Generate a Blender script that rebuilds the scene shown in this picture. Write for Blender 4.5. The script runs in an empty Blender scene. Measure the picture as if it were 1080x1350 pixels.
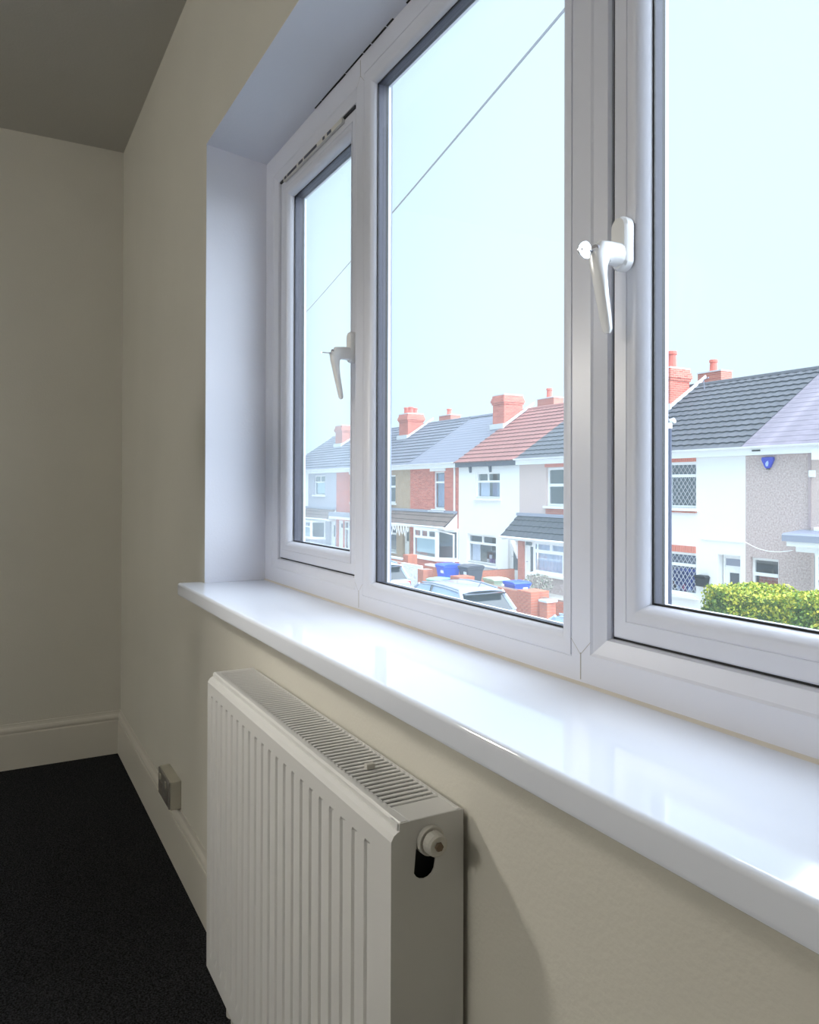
import bpy, bmesh, math, random
from mathutils import Matrix, Vector
random.seed(7)
C = bpy.context.scene.collection
sc = bpy.context.scene

# ------------------------------------------------------------------ camera
cam_d = bpy.data.cameras.new('camera')
cam = bpy.data.objects.new('camera', cam_d); C.objects.link(cam)
sc.camera = cam
yaw, pit, rol = math.radians(29.0304), math.radians(.35202), math.radians(.17759)
Fv = Vector((-math.cos(yaw) * math.cos(pit), math.sin(yaw) * math.cos(pit), math.sin(pit)))
Rv = Vector((math.sin(yaw), math.cos(yaw), 0)); Uv = Rv.cross(Fv)
R2 = Rv * math.cos(rol) + Uv * math.sin(rol); U2 = R2.cross(Fv)
cam.matrix_world = Matrix(((R2.x, U2.x, -Fv.x, 3.218), (R2.y, U2.y, -Fv.y, -.473), (R2.z, U2.z, -Fv.z, 1.068), (0, 0, 0, 1)))
cam_d.sensor_fit = 'HORIZONTAL'; cam_d.sensor_width = 36
cam_d.lens = 1006.85 / 1080 * 36
cam_d.shift_y = -(675 - 637.53) / 1080
cam_d.clip_start = .02; cam_d.clip_end = 500

# ------------------------------------------------------------------ world, sun, exposure
w = bpy.data.worlds.new('overcast_sky'); sc.world = w; w.use_nodes = True
bg = w.node_tree.nodes['Background']
bg.inputs[0].default_value = (.895, 1.16, 1.30, 1); bg.inputs[1].default_value = 1.0
sun_d = bpy.data.lights.new('sun', 'SUN'); sun = bpy.data.objects.new('sun', sun_d); C.objects.link(sun)
sun_d.energy = 15; sun_d.color = (.86, .93, 1.05); sun_d.angle = math.radians(125)
sun.rotation_euler = Vector((.44, .50, .75)).to_track_quat('Z', 'Y').to_euler()
sc.view_settings.view_transform = 'Standard'
sc.view_settings.look = 'None'
sc.view_settings.gamma = 1
sc.view_settings.use_curve_mapping = False
sc.view_settings.exposure = 0
sc.cycles.use_denoising = True
sc.cycles.max_bounces = 10; sc.cycles.diffuse_bounces = 6; sc.cycles.transparent_max_bounces = 24
sc.cycles.sample_clamp_indirect = 6

READING = 2.7        # watts of the reading lamp
FILL_GLOW = 33           # glow of the unseen pendant globe added as fill

# ------------------------------------------------------------------ materials
def lin(c):
    return tuple((x / 255 / 12.92 if x / 255 <= .04045 else ((x / 255 + .055) / 1.055) ** 2.4) for x in c) + (1,)
def mat(name, rgb, rough=.6, var=0, vscale=8, bump=0, bscale=60, metal=0, spec=.5, rgb2=None, coat=0):
    m = bpy.data.materials.new(name); m.use_nodes = True
    nt = m.node_tree; N = nt.nodes; L = nt.links; b = N['Principled BSDF']
    b.inputs['Base Color'].default_value = lin(rgb); b.inputs['Roughness'].default_value = rough
    b.inputs['Metallic'].default_value = metal; b.inputs['Specular IOR Level'].default_value = spec
    if coat: b.inputs['Coat Weight'].default_value = coat; b.inputs['Coat Roughness'].default_value = .08
    tc = N.new('ShaderNodeTexCoord')
    if var or rgb2:
        n = N.new('ShaderNodeTexNoise'); n.inputs['Scale'].default_value = vscale; n.inputs['Detail'].default_value = 6
        L.new(tc.outputs['Object'], n.inputs['Vector'])
        r = N.new('ShaderNodeValToRGB'); L.new(n.outputs['Fac'], r.inputs['Fac'])
        a = lin(rgb); c2 = lin(rgb2) if rgb2 else a
        if rgb2: r.color_ramp.elements[0].color = a; r.color_ramp.elements[1].color = c2
        else:
            r.color_ramp.elements[0].color = tuple(x * (1 - var) for x in a[:3]) + (1,)
            r.color_ramp.elements[1].color = tuple(min(1, x * (1 + var)) for x in a[:3]) + (1,)
        r.color_ramp.elements[0].position = .32; r.color_ramp.elements[1].position = .68
        L.new(r.outputs['Color'], b.inputs['Base Color'])
    if bump:
        n2 = N.new('ShaderNodeTexNoise'); n2.inputs['Scale'].default_value = bscale; n2.inputs['Detail'].default_value = 5
        L.new(tc.outputs['Object'], n2.inputs['Vector'])
        bp = N.new('ShaderNodeBump'); bp.inputs['Strength'].default_value = bump; bp.inputs['Distance'].default_value = .01
        L.new(n2.outputs['Fac'], bp.inputs['Height']); L.new(bp.outputs['Normal'], b.inputs['Normal'])
    return m
def brick_mat(name, c1, c2, mortar, w=.225, h=.075):
    m = bpy.data.materials.new(name); m.use_nodes = True
    nt = m.node_tree; N = nt.nodes; L = nt.links; b = N['Principled BSDF']; b.inputs['Roughness'].default_value = .85
    tc = N.new('ShaderNodeTexCoord'); sp = N.new('ShaderNodeSeparateXYZ'); L.new(tc.outputs['Object'], sp.inputs[0])
    ad = N.new('ShaderNodeMath'); L.new(sp.outputs['X'], ad.inputs[0]); L.new(sp.outputs['Y'], ad.inputs[1])
    cb = N.new('ShaderNodeCombineXYZ'); L.new(ad.outputs[0], cb.inputs['X']); L.new(sp.outputs['Z'], cb.inputs['Y'])
    br = N.new('ShaderNodeTexBrick'); L.new(cb.outputs[0], br.inputs['Vector'])
    br.inputs['Scale'].default_value = 1; br.inputs['Brick Width'].default_value = w; br.inputs['Row Height'].default_value = h
    br.inputs['Mortar Size'].default_value = .008; br.inputs['Color1'].default_value = lin(c1)
    br.inputs['Color2'].default_value = lin(c2); br.inputs['Mortar'].default_value = lin(mortar)
    L.new(br.outputs['Color'], b.inputs['Base Color'])
    bp = N.new('ShaderNodeBump'); bp.inputs['Strength'].default_value = .5; bp.inputs['Distance'].default_value = .01; bp.invert = True
    L.new(br.outputs['Fac'], bp.inputs['Height']); L.new(bp.outputs['Normal'], b.inputs['Normal'])
    return m
def glass_mat(name, tint, haze=.0, refl=1.0, f0=.015):
    m = bpy.data.materials.new(name); m.use_nodes = True
    nt = m.node_tree; N = nt.nodes; L = nt.links; N.remove(N['Principled BSDF'])
    t = N.new('ShaderNodeBsdfTransparent'); t.inputs[0].default_value = tint + (1,)
    g = N.new('ShaderNodeBsdfGlossy'); g.inputs['Roughness'].default_value = .0
    lw = N.new('ShaderNodeLayerWeight'); lw.inputs[0].default_value = .5
    pw = N.new('ShaderNodeMath'); pw.operation = 'POWER'; pw.inputs[1].default_value = 5; L.new(lw.outputs['Facing'], pw.inputs[0])
    mu = N.new('ShaderNodeMath'); mu.operation = 'MULTIPLY_ADD'; mu.inputs[1].default_value = .9 * refl; mu.inputs[2].default_value = f0 * refl; L.new(pw.outputs[0], mu.inputs[0]); mu.use_clamp = True
    mx = N.new('ShaderNodeMixShader'); L.new(mu.outputs[0], mx.inputs[0]); L.new(t.outputs[0], mx.inputs[1]); L.new(g.outputs[0], mx.inputs[2])
    out = mx
    if haze:  # pale veil of scattered light mixed into the glass
        tr = N.new('ShaderNodeBsdfTranslucent'); tr.inputs[0].default_value = (.78, .95, 1, 1)
        m2 = N.new('ShaderNodeMixShader'); m2.inputs[0].default_value = haze
        L.new(mx.outputs[0], m2.inputs[1]); L.new(tr.outputs[0], m2.inputs[2]); out = m2
    L.new(out.outputs[0], N['Material Output'].inputs[0])
    return m
def emit_mat(name, col, s):
    m = bpy.data.materials.new(name); m.use_nodes = True
    b = m.node_tree.nodes['Principled BSDF']
    b.inputs['Emission Color'].default_value = col + (1,); b.inputs['Emission Strength'].default_value = s
    return m
def leaf_mat(name, cols):
    m = bpy.data.materials.new(name); m.use_nodes = True
    nt = m.node_tree; N = nt.nodes; L = nt.links; b = N['Principled BSDF']; b.inputs['Roughness'].default_value = .55
    g = N.new('ShaderNodeNewGeometry'); r = N.new('ShaderNodeValToRGB'); L.new(g.outputs['Random Per Island'], r.inputs['Fac'])
    e = r.color_ramp.elements
    e[0].color = lin(cols[0]); e[1].color = lin(cols[-1])
    for i, c in enumerate(cols[1:-1]):
        x = e.new((i + 1) / (len(cols) - 1)); x.color = lin(c)
    L.new(r.outputs['Color'], b.inputs['Base Color'])
    return m

M = {}
M['wall'] = mat('cream_wall_paint', (206, 203, 193), .75, bump=.08, bscale=160, var=.02, vscale=3)
M['reveal'] = mat('white_reveal_paint', (224, 226, 236), .6, bump=.05, bscale=160)
M['ceiling'] = mat('ceiling_paint', (192, 190, 184), .85, bump=.08, bscale=120)
M['skirt'] = mat('skirting_gloss_paint', (206, 202, 192), .4)
M['upvc'] = mat('white_upvc', (214, 217, 228), .36, spec=.5)
M['sill'] = mat('glossy_white_sill', (228, 233, 244), .07, spec=.6)
M['rubber'] = mat('black_rubber_gasket', (12, 13, 18), .5)
M['spacer'] = mat('grey_spacer_bar', (66, 68, 82), .5)
M['steel'] = mat('hinge_steel', (150, 150, 158), .35, metal=.9)
M['caulk'] = mat('dark_open_joint', (40, 38, 38), .9)
M['glass_clear'] = glass_mat('clean_window_glass', (.985, .99, .99))
M['glass'] = glass_mat('hazy_window_glass', (.985, .99, .99), haze=.031)  # hazy panes: a veil in the glass washes out the view
M['glass_far'] = glass_mat('hazier_window_glass', (.985, .99, .99), haze=.06)
M['glass_near'] = glass_mat('less_hazy_window_glass', (.985, .99, .99), haze=.014)
M['radiator'] = mat('white_radiator_enamel', (214, 214, 213), .3)
M['raddark'] = mat('radiator_inside_shade', (40, 40, 42), .7)
M['plug'] = mat('off_white_plastic', (205, 203, 196), .35)
M['brass'] = mat('tarnished_brass', (120, 104, 88), .4, metal=.7)
M['handle'] = mat('white_handle_coating', (232, 233, 234), .2)
M['key'] = mat('silver_key_metal', (225, 228, 230), .2, metal=.6)
M['socket'] = mat('socket_plastic', (176, 172, 158), .4)
M['socketface'] = mat('brushed_steel_socket_face', (150, 146, 140), .35, metal=.5)
# carpet: charcoal with fine flecks
def carpet():
    m = mat('charcoal_carpet', (15, 15, 17), .95, bump=.9, bscale=420, spec=.1)
    nt = m.node_tree; N = nt.nodes; L = nt.links; b = N['Principled BSDF']
    tc = N.new('ShaderNodeTexCoord'); n = N.new('ShaderNodeTexNoise'); n.inputs['Scale'].default_value = 260; n.inputs['Detail'].default_value = 3
    L.new(tc.outputs['Object'], n.inputs['Vector'])
    r = N.new('ShaderNodeValToRGB'); e = r.color_ramp.elements
    e[0].position = .35; e[0].color = lin((8, 8, 10)); e[1].position = .78; e[1].color = lin((72, 74, 78))
    L.new(n.outputs['Fac'], r.inputs['Fac']); L.new(r.outputs['Color'], b.inputs['Base Color'])
    return m
M['carpet'] = carpet()
# outdoors
M['render_white'] = mat('white_masonry_paint', (240, 240, 240), .8, bump=.1, bscale=40)
M['pebble'] = mat('pinkish_pebbledash', (176, 156, 152), .9, bump=.8, bscale=20, rgb2=(210, 194, 192), vscale=22)
M['pebble2'] = mat('beige_pebbledash', (196, 174, 168), .9, bump=.8, bscale=26, rgb2=(218, 200, 196), vscale=30)
M['brown'] = mat('tan_render', (178, 154, 130), .9, bump=.2, bscale=30, var=.08, vscale=3)
M['grey_render'] = mat('lilac_grey_render', (176, 176, 190), .9, var=.05, vscale=3)
M['brick'] = brick_mat('red_brick', (178, 84, 70), (214, 116, 98), (204, 150, 134))
M['brick_old'] = brick_mat('weathered_brick', (176, 98, 84), (196, 120, 100), (188, 150, 136))
M['brick_pieces'] = mat('garden_brick', (176, 96, 78), .85, rgb2=(206, 128, 98), vscale=5, bump=.3, bscale=60)
M['brick_red'] = mat('red_arch_brick', (206, 116, 98), .85, rgb2=(222, 150, 134), vscale=6)
M['mortar'] = mat('mortar', (176, 156, 146), .9)
M['tile_dark'] = mat('dark_concrete_tile', (72, 74, 82), .8, var=.12, vscale=2, bump=.2)
M['tile_red'] = mat('red_clay_tile', (136, 88, 82), .8, var=.12, vscale=2, bump=.2)
M['tile_grey'] = mat('grey_concrete_tile', (98, 101, 114), .8, var=.1, vscale=2, bump=.2)
M['tile_brown'] = mat('brown_porch_tile', (120, 104, 98), .8, var=.15, vscale=3, bump=.2)
M['slate'] = mat('blue_grey_slate', (112, 115, 130), .7, var=.1, vscale=1.6, bump=.2)
M['slate_purple'] = mat('purple_slate', (100, 93, 106), .7, rgb2=(132, 124, 138), vscale=2.2, bump=.2)
M['ext_white'] = mat('white_exterior_trim', (240, 241, 242), .5)
M['dark_fascia'] = mat('dark_fascia_board', (88, 90, 106), .7, var=.1)
M['lead'] = mat('grey_lead_flashing', (150, 154, 172), .6)
M['flash'] = mat('pale_cement_flashing', (206, 208, 212), .8)
M['pot'] = mat('terracotta_pot', (200, 104, 90), .8, var=.08)
M['house_glass'] = glass_mat('house_glass', (.93, .96, 1.0), refl=1.6, f0=.06)
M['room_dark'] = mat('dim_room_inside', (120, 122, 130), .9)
M['curtain'] = mat('white_net_curtain', (222, 226, 238), .8)
M['blind'] = mat('pale_aqua_blind', (206, 232, 236), .8)
M['lead_came'] = mat('white_leading', (205, 208, 218), .5)
M['wood'] = mat('orange_wood', (196, 140, 92), .6, var=.1)
M['purple'] = mat('purple_cloth', (120, 104, 170), .8)
M['grey_glass'] = mat('dark_obscure_glass', (96, 104, 112), .2)
M['asphalt'] = mat('wet_asphalt', (104, 106, 110), .7, var=.1, vscale=3)
M['paving'] = mat('concrete_paving', (150, 148, 144), .85, var=.08, vscale=2)
M['garden'] = mat('garden_concrete', (178, 174, 168), .9, var=.1, vscale=1.5)
M['blue_bin'] = mat('blue_bin_plastic', (44, 86, 222), .4)
M['black_bin'] = mat('charcoal_bin_plastic', (66, 68, 82), .45)
M['green_bin'] = mat('green_bin_plastic', (136, 186, 168), .5)
M['olive_bin'] = mat('pale_green_bin_plastic', (176, 196, 168), .5)
M['car_paint'] = mat('silver_car_paint', (168, 176, 196), .25, metal=.3, coat=.6)
M['car_paint2'] = mat('pale_blue_car_paint', (186, 202, 226), .25, metal=.3, coat=.6)
M['car_glass'] = mat('car_glass', (150, 170, 200), .08, spec=.8)
M['car_dark'] = mat('car_dark_glass', (30, 36, 44), .1, spec=.7)
M['tyre'] = mat('tyre_rubber', (22, 22, 24), .8)
M['rim'] = mat('alloy_rim', (170, 172, 176), .3, metal=.8)
M['post'] = mat('dark_navy_post_paint', (62, 68, 92), .5)
M['timber'] = mat('telegraph_pole_timber', (104, 92, 84), .9, var=.15)
M['cable'] = mat('cable_sheath', (120, 118, 128), .6)
M['alarm'] = mat('blue_alarm_plastic', (52, 62, 190), .35)
M['hedge'] = leaf_mat('golden_privet_leaf', [(84, 116, 28), (122, 148, 36), (162, 174, 42), (190, 190, 54), (204, 194, 66), (136, 156, 38)])
M['hedge_core'] = mat('hedge_inside', (96, 116, 40), .9)
M['hedge_low'] = leaf_mat('greener_privet_leaf', [(70, 100, 32), (94, 124, 40), (120, 146, 46), (146, 164, 52)])  # greener leaves below the yellow new growth
M['shrub'] = leaf_mat('grey_shrub_leaf', [(150, 146, 134), (168, 160, 148), (132, 140, 120)])
M['blackbox'] = mat('black_plastic_box', (34, 36, 42), .45)
M['lampwhite'] = mat('lamp_head_white', (238, 240, 242), .4)

# ------------------------------------------------------------------ mesh builder
class MB:
    def __init__(s): s.v = []; s.f = []; s.mi = []
    def add(s, vs, fs, mi=0):
        o = len(s.v); s.v += [tuple(v) for v in vs]
        for f in fs: s.f.append(tuple(i + o for i in f)); s.mi.append(mi)
        return s
    def box(s, x0, x1, y0, y1, z0, z1, mi=0):
        return s.add([(x0, y0, z0), (x1, y0, z0), (x1, y1, z0), (x0, y1, z0), (x0, y0, z1), (x1, y0, z1), (x1, y1, z1), (x0, y1, z1)],
                     [(3, 2, 1, 0), (4, 5, 6, 7), (0, 1, 5, 4), (1, 2, 6, 5), (2, 3, 7, 6), (3, 0, 4, 7)], mi)
    def prism(s, poly, axis, a, b, mi=0):
        n = len(poly); A = []
        for t in (a, b):
            for p, q in poly:
                A.append({'x': (t, p, q), 'y': (p, t, q), 'z': (p, q, t)}[axis])
        return s.add(A, [tuple(range(n))[::-1], tuple(range(n, 2 * n))] + [(i, (i + 1) % n, n + (i + 1) % n, n + i) for i in range(n)], mi)
    def tube(s, pts, r, n=8, cap=True, mi=0):
        pts = [Vector(p) for p in pts]; rs = r if isinstance(r, (list, tuple)) else [r] * len(pts)
        vs = []; fs = []
        up = Vector((0, 0, 1))
        for i, p in enumerate(pts):
            d = (pts[min(i + 1, len(pts) - 1)] - pts[max(i - 1, 0)]).normalized()
            a = d.cross(up if abs(d.z) < .95 else Vector((1, 0, 0))).normalized(); b = d.cross(a)
            for k in range(n):
                t = 2 * math.pi * k / n; vs.append(p + (a * math.cos(t) + b * math.sin(t)) * rs[i])
        for i in range(len(pts) - 1):
            for k in range(n): fs.append((i * n + k, i * n + (k + 1) % n, (i + 1) * n + (k + 1) % n, (i + 1) * n + k))
        if cap: fs.append(tuple(range(n))[::-1]); fs.append(tuple(range((len(pts) - 1) * n, len(pts) * n)))
        return s.add(vs, fs, mi)
    def ring(s, x0, x1, z0, z1, prof, mi=0, close=False):
        """mitred rectangular frame in the XZ plane: prof = [(inset, y)...] swept round the rectangle"""
        vs = []; n = len(prof)
        for i, y in prof:
            vs += [(x0 + i, y, z0 + i), (x1 - i, y, z0 + i), (x1 - i, y, z1 - i), (x0 + i, y, z1 - i)]
        fs = []
        for j in range(n if close else n - 1):
            a, b = j * 4, ((j + 1) % n) * 4
            for k in range(4): fs.append((a + k, a + (k + 1) % 4, b + (k + 1) % 4, b + k))
        return s.add(vs, fs, mi)
    def mesh(s, name, mats, smooth=False, fix=True):
        me = bpy.data.meshes.new(name); me.from_pydata(s.v, [], s.f)
        for m in (mats if isinstance(mats, (list, tuple)) else [mats]): me.materials.append(m)
        for p, k in zip(me.polygons, s.mi): p.material_index = k; p.use_smooth = smooth
        if fix:
            bm = bmesh.new(); bm.from_mesh(me); bmesh.ops.remove_doubles(bm, verts=bm.verts, dist=1e-6)
            bmesh.ops.recalc_face_normals(bm, faces=bm.faces); bm.to_mesh(me); bm.free()
        if smooth: me.set_sharp_from_angle(angle=.62)
        me.update(); return me
    def build(s, name, mats, parent=None, smooth=False, bevel=0, seg=2, fix=True, loc=None):
        me = s.mesh(name, mats, smooth, fix)
        o = bpy.data.objects.new(name, me); C.objects.link(o)
        if parent is not None: o.parent = parent
        if loc: o.location = loc
        if smooth: o.modifiers.new('normals', 'WEIGHTED_NORMAL').keep_sharp = True
        if bevel:
            md = o.modifiers.new('bevel', 'BEVEL'); md.width = bevel; md.segments = seg; md.limit_method = 'ANGLE'; md.angle_limit = .6
        return o
def piece(name, me, parent, loc=(0, 0, 0), rot=None):
    o = bpy.data.objects.new(name, me); C.objects.link(o); o.parent = parent; o.location = loc
    if rot: o.rotation_euler = rot
    return o
def tag(o, label=None, cat=None, group=None, kind=None):
    if label: o['label'] = label
    if cat: o['category'] = cat
    if group: o['group'] = group
    if kind: o['kind'] = kind
    return o
def empty(name, loc=(0, 0, 0), label=None, cat=None, group=None, kind=None, rz=0):
    o = bpy.data.objects.new(name, None); C.objects.link(o); o.location = loc; o.rotation_euler = (0, 0, rz); o.empty_display_size = .1
    return tag(o, label, cat, group, kind)
def struct(o, label): return tag(o, label, kind='structure')
def children(o): return [c for c in bpy.data.objects if c.parent == o]
def copy_tree(o, parent=None):
    c = o.copy(); C.objects.link(c)
    if parent: c.parent = parent
    for ch in children(o): copy_tree(ch, c)
    return c

# ================================================================== ROOM
RX, RY, H = 4.7, -3.6, 2.4
WX0, WX1, WZ0, WZ1 = 1.325, 3.078, .833, 1.905      # window opening
FY = .154                                            # inner face of the window frame
struct(MB().box(-.1, RX + .1, RY - .1, .2, -.12, .02).build('floor', M['carpet']), 'charcoal carpet covering the bedroom floor')
struct(MB().box(-.1, RX + .1, RY - .1, .2, H, H + .12).build('ceiling', M['ceiling']), 'plain off-white ceiling of the bedroom')
struct(MB().box(-.1, .012, RY - .1, .2, 0, H).build('wall_left', M['wall']), 'cream end wall beyond the window')
mb = MB()
mb.box(0, WX0, 0, .2, 0, H); mb.box(WX1, RX, 0, .2, 0, H); mb.box(WX0, WX1, 0, .2, 0, WZ0 - .012); mb.box(WX0, WX1, 0, .2, WZ1 + .012, H)
struct(mb.build('wall_right', M['wall']), 'cream wall with the window in it and the radiator below')
struct(MB().box(RX, RX + .1, RY - .1, .2, 0, H).build('wall_back', M['wall']), 'cream wall behind the camera')
struct(MB().box(0, RX, RY - .1, RY, 0, H).build('wall_rear', M['wall']), 'cream wall facing the window')
# white plastered reveals (jambs and head)
mb = MB()
mb.box(WX0 - .0, WX0 + .001, .0005, .2, WZ0, WZ1 + .012); mb.box(WX1 - .001, WX1, .0005, .2, WZ0, WZ1 + .012)
struct(mb.build('trim_1', M['reveal']), 'white plastered sides of the window recess')
mb = MB().prism([(-.0005, WZ1 + .013), (-.0005, WZ1 + .013 - .001), (.2, WZ1 - .012), (.2, WZ1 + .013)], 'x', WX0, WX1)
struct(mb.build('trim_2', M['reveal']), 'white plastered underside of the window head')
struct(MB().prism([(FY + .0005, WZ0), (FY - .004, WZ0), (FY + .0005, WZ0 + .0035)], 'x', WX0 + .002, WX1 - .002).build('trim_4', mat('beige_sealant', (206, 200, 190), .6)), 'thin beige sealant line between the window frame and the sill')
# cracked dark joint between head and frame
mb = MB(); x = 1.66; random.seed(3)
while x < 2.5:
    l = random.uniform(.02, .09); h = random.uniform(-.0022, .0004)
    mb.box(x, x + l, FY - .003, FY + .004, WZ1 - .0078 - h, WZ1 - .0055 + .001); x += l + random.uniform(.0, .006)
struct(mb.build('trim_3', M['caulk']), 'dark cracked joint between the window frame and the head')
# skirting boards with moulded top
FZ = .02                                             # top of the carpet
SK = [(0, FZ), (.012, FZ), (.012, .146), (.0112, .150), (.0085, .150), (.0085, .154), (.0105, .158), (.0105, .164), (.0085, .170), (.005, .175), (.0035, .181), (.003, .187), (0, .187)]
struct(MB().prism([(-a, b) for a, b in SK], 'x', 0, RX).build('baseboard_right', M['skirt']), 'moulded skirting board along the window wall')
mb = MB(); mb.add([(a + .012, RY, b) for a, b in SK] + [(a + .012, 0, b) for a, b in SK],
                  [(i, (i + 1) % 13, 13 + (i + 1) % 13, 13 + i) for i in range(13)])
struct(mb.build('baseboard_left', M['skirt']), 'moulded skirting board along the end wall')

# unseen pendant globe, added as fill light for the room
LX, LY, LZ, LR = 2.4, -3.1, 2.1, .22
t = empty('fill_pendant', (LX, LY, H), 'large round white globe hung out of view from the bedroom ceiling as added fill light', 'lamp')
MB().tube([(0, 0, 0), (0, 0, -.025)], [.05, .045], 20).build('ceiling_rose', M['plug'], t)
MB().tube([(0, 0, -.025), (0, 0, LZ + LR - H + .01)], .004, 8).build('cord', M['plug'], t)
n = 28; vs = []; fs = []
for i in range(15):
    a_ = math.pi * (i + .5) / 15
    vs += [(LR * math.sin(a_) * math.cos(2 * math.pi * k / n), LR * math.sin(a_) * math.sin(2 * math.pi * k / n), LZ - H + LR * math.cos(a_)) for k in range(n)]
for i in range(14): fs += [(i * n + k, i * n + (k + 1) % n, (i + 1) * n + (k + 1) % n, (i + 1) * n + k) for k in range(n)]
fs += [tuple(range(n)), tuple(range(14 * n, 15 * n))]
MB().add(vs, fs).build('globe', emit_mat('glowing_fill_globe', (1, .97, .92), FILL_GLOW), t, smooth=True)
# shaded reading lamp on a floor stand, left of the camera and out of frame, turned towards the window wall
RLX, RLY, RLZ = 1.62, -.67, 1.36
t = empty('floor_lamp', (RLX - .1, RLY - .12, FZ), 'grey reading lamp on a floor stand turned towards the radiator wall', 'lamp')
MB().tube([(0, 0, 0), (0, 0, .025)], [.13, .12], 24).build('base', M['plug'], t)
MB().tube([(0, 0, .025), (0, 0, RLZ - FZ + .10)], .009, 10).build('pole', M['steel'], t)
aim = (Vector((2.7, .05, .35)) - Vector((RLX, RLY, RLZ))).normalized()
tip = Vector((.1, .12, RLZ - FZ))
MB().tube([(0, 0, RLZ - FZ + .09), tip - aim * .12], .007, 8).build('arm', M['steel'], t)
sd_ = MB().tube([tip - aim * .13, tip - aim * .10, tip - aim * .03, tip + aim * .02], [.02, .045, .075, .085], 24, cap=False).build('lamp_shade', M['plug'], t, smooth=True)
md = sd_.modifiers.new('thick', 'SOLIDIFY'); md.thickness = .002
ld = bpy.data.lights.new('floor_lamp_bulb', 'AREA'); lo = bpy.data.objects.new('floor_lamp_bulb', ld); C.objects.link(lo)
ld.shape = 'DISK'; ld.size = .13; ld.spread = math.radians(125); ld.energy = READING; ld.color = (1, .95, .86); lo.location = (RLX, RLY, RLZ)
lo.rotation_euler = aim.to_track_quat('-Z', 'Y').to_euler()

# ------------------------------------------------------------------ window sill
poly = [(FY + .03, .8), (FY + .03, .833), (-.0525, .833), (-.0545, .8327), (-.0563, .8317), (-.0576, .8303), (-.0583, .8287), (-.0585, .827), (-.0585, .808), (-.057, .8035), (-.0535, .801), (-.048, .8)]
nose = poly[2:]   # the part of the board in front of the wall
mb = MB().prism(poly, 'x', WX0 + .0015, WX1 - .0015)
for a_, b_ in ((1.298, WX0 + .0015), (WX1 - .0015, 3.105)):
    mb.prism(nose + [(-.0002, .8), (-.0002, .833)], 'x', a_, b_)
sl = mb.build('window_sill', M['sill'], smooth=True)
struct(sl, 'glossy white window sill with a rounded front edge')

# ------------------------------------------------------------------ window_1
win = struct(empty('window_1', (WX0, FY, WZ0)), 'white plastic three-light window with opening side casements')
def W(mb_): # to local of the window empty
    mb_.v = [(x - WX0, y - FY, z - WZ0) for x, y, z in mb_.v]; return mb_
MA, MBx = 1.889, 2.514        # mullion centres
ZB, ZT = WZ0, 1.898
lights = [(WX0, MA, 'open'), (MA, MBx, 'fixed'), (MBx, WX1, 'open')]
fr = MB(); joints = MB()
HW = .0385
def lpro(x0, x1):  # inner rectangle where sash/bead starts
    a = x0 + (.076 if x0 == WX0 else HW); b = x1 - (.076 if x1 == WX1 else HW)
    return a, b
def ring2(mb_, outer, inner, yo, yi, mi=0):
    ox0, ox1, oz0, oz1 = outer; ix0, ix1, iz0, iz1 = inner
    vs = [(ox0, yo, oz0), (ox1, yo, oz0), (ox1, yo, oz1), (ox0, yo, oz1), (ix0, yi, iz0), (ix1, yi, iz0), (ix1, yi, iz1), (ix0, yi, iz1)]
    mb_.add(vs, [(k, (k + 1) % 4, 4 + (k + 1) % 4, 4 + k) for k in range(4)], mi)
GB, GT = .893, 1.827       # sash opening z
def inset(r, d): return (r[0] + d, r[1] - d, r[2] + d, r[3] - d)
sash_rects = []
for x0, x1, kind in lights:
    a, b = lpro(x0, x1); cell = (x0, x1, ZB, ZT); op = (a, b, GB, GT)
    if kind == 'fixed': op = (x0 + HW, x1 - HW, .886, 1.836)
    flat = (op[0] - .0225, op[1] + .0225, op[2] - .0225, op[3] + .0225)
    ring2(fr, cell, flat, FY, FY)
    if kind == 'open':
        p1 = inset(flat, .003); ring2(fr, flat, p1, FY, FY + .002)
        p2 = inset(flat, .0205); ring2(fr, p1, p2, FY + .002, FY + .0075)
        ring2(fr, p2, op, FY + .0075, FY + .012); ring2(fr, op, op, FY + .012, FY + .03)
        ring2(fr, op, inset(op, .012), FY + .03, FY + .03); q = inset(op, .012); ring2(fr, q, q, FY + .03, FY + .07)
    sash_rects.append((op, kind, flat))
# back and outer edge of the frame
fr.ring(WX0, WX1, ZB, ZT, [(0, FY), (0, FY + .07)])
for x0, x1, kind in lights:
    a, b = lpro(x0, x1); ring2(fr, (x0, x1, ZB, ZT), (a, b, GB, GT) if kind == 'open' else (a, b, .886, 1.836), FY + (.07 if kind == 'open' else .045), FY + (.07 if kind == 'open' else .045))
W(fr).build('frame', M['upvc'], win, fix=False)
# mitre/weld joint lines at the mullion feet and heads
for cx_ in (MA, MBx):
    for zz, sgn in ((ZB, 1), (ZT, -1)):
        joints.box(cx_ - .0006, cx_ + .0006, FY - .0004, FY + .001, min(zz + sgn * .006, zz + sgn * .038), max(zz + sgn * .006, zz + sgn * .038))
        for s in (-1, 1):
            ax, az = cx_, zz + sgn * .036; bx, bz = cx_ + s * .017, zz + sgn * .053
            joints.add([(ax - .0005, FY - .0004, az), (ax + .0005, FY - .0004, az), (bx + .0005, FY - .0004, bz), (bx - .0005, FY - .0004, bz)], [(0, 1, 2, 3)])
W(joints).build('weld_line', mat('faint_weld_line', (170, 166, 160), .6), win, fix=False)
def bead_prof(d0, y0, dep, wdt, n=7):
    """rounded bead: from flat at y0, rolling back to depth dep over width wdt"""
    out = []
    for i in range(n + 1):
        t = i / n * math.pi / 2
        out.append((d0 + wdt * math.sin(t), y0 + dep * (1 - math.cos(t))))
    return out
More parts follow.
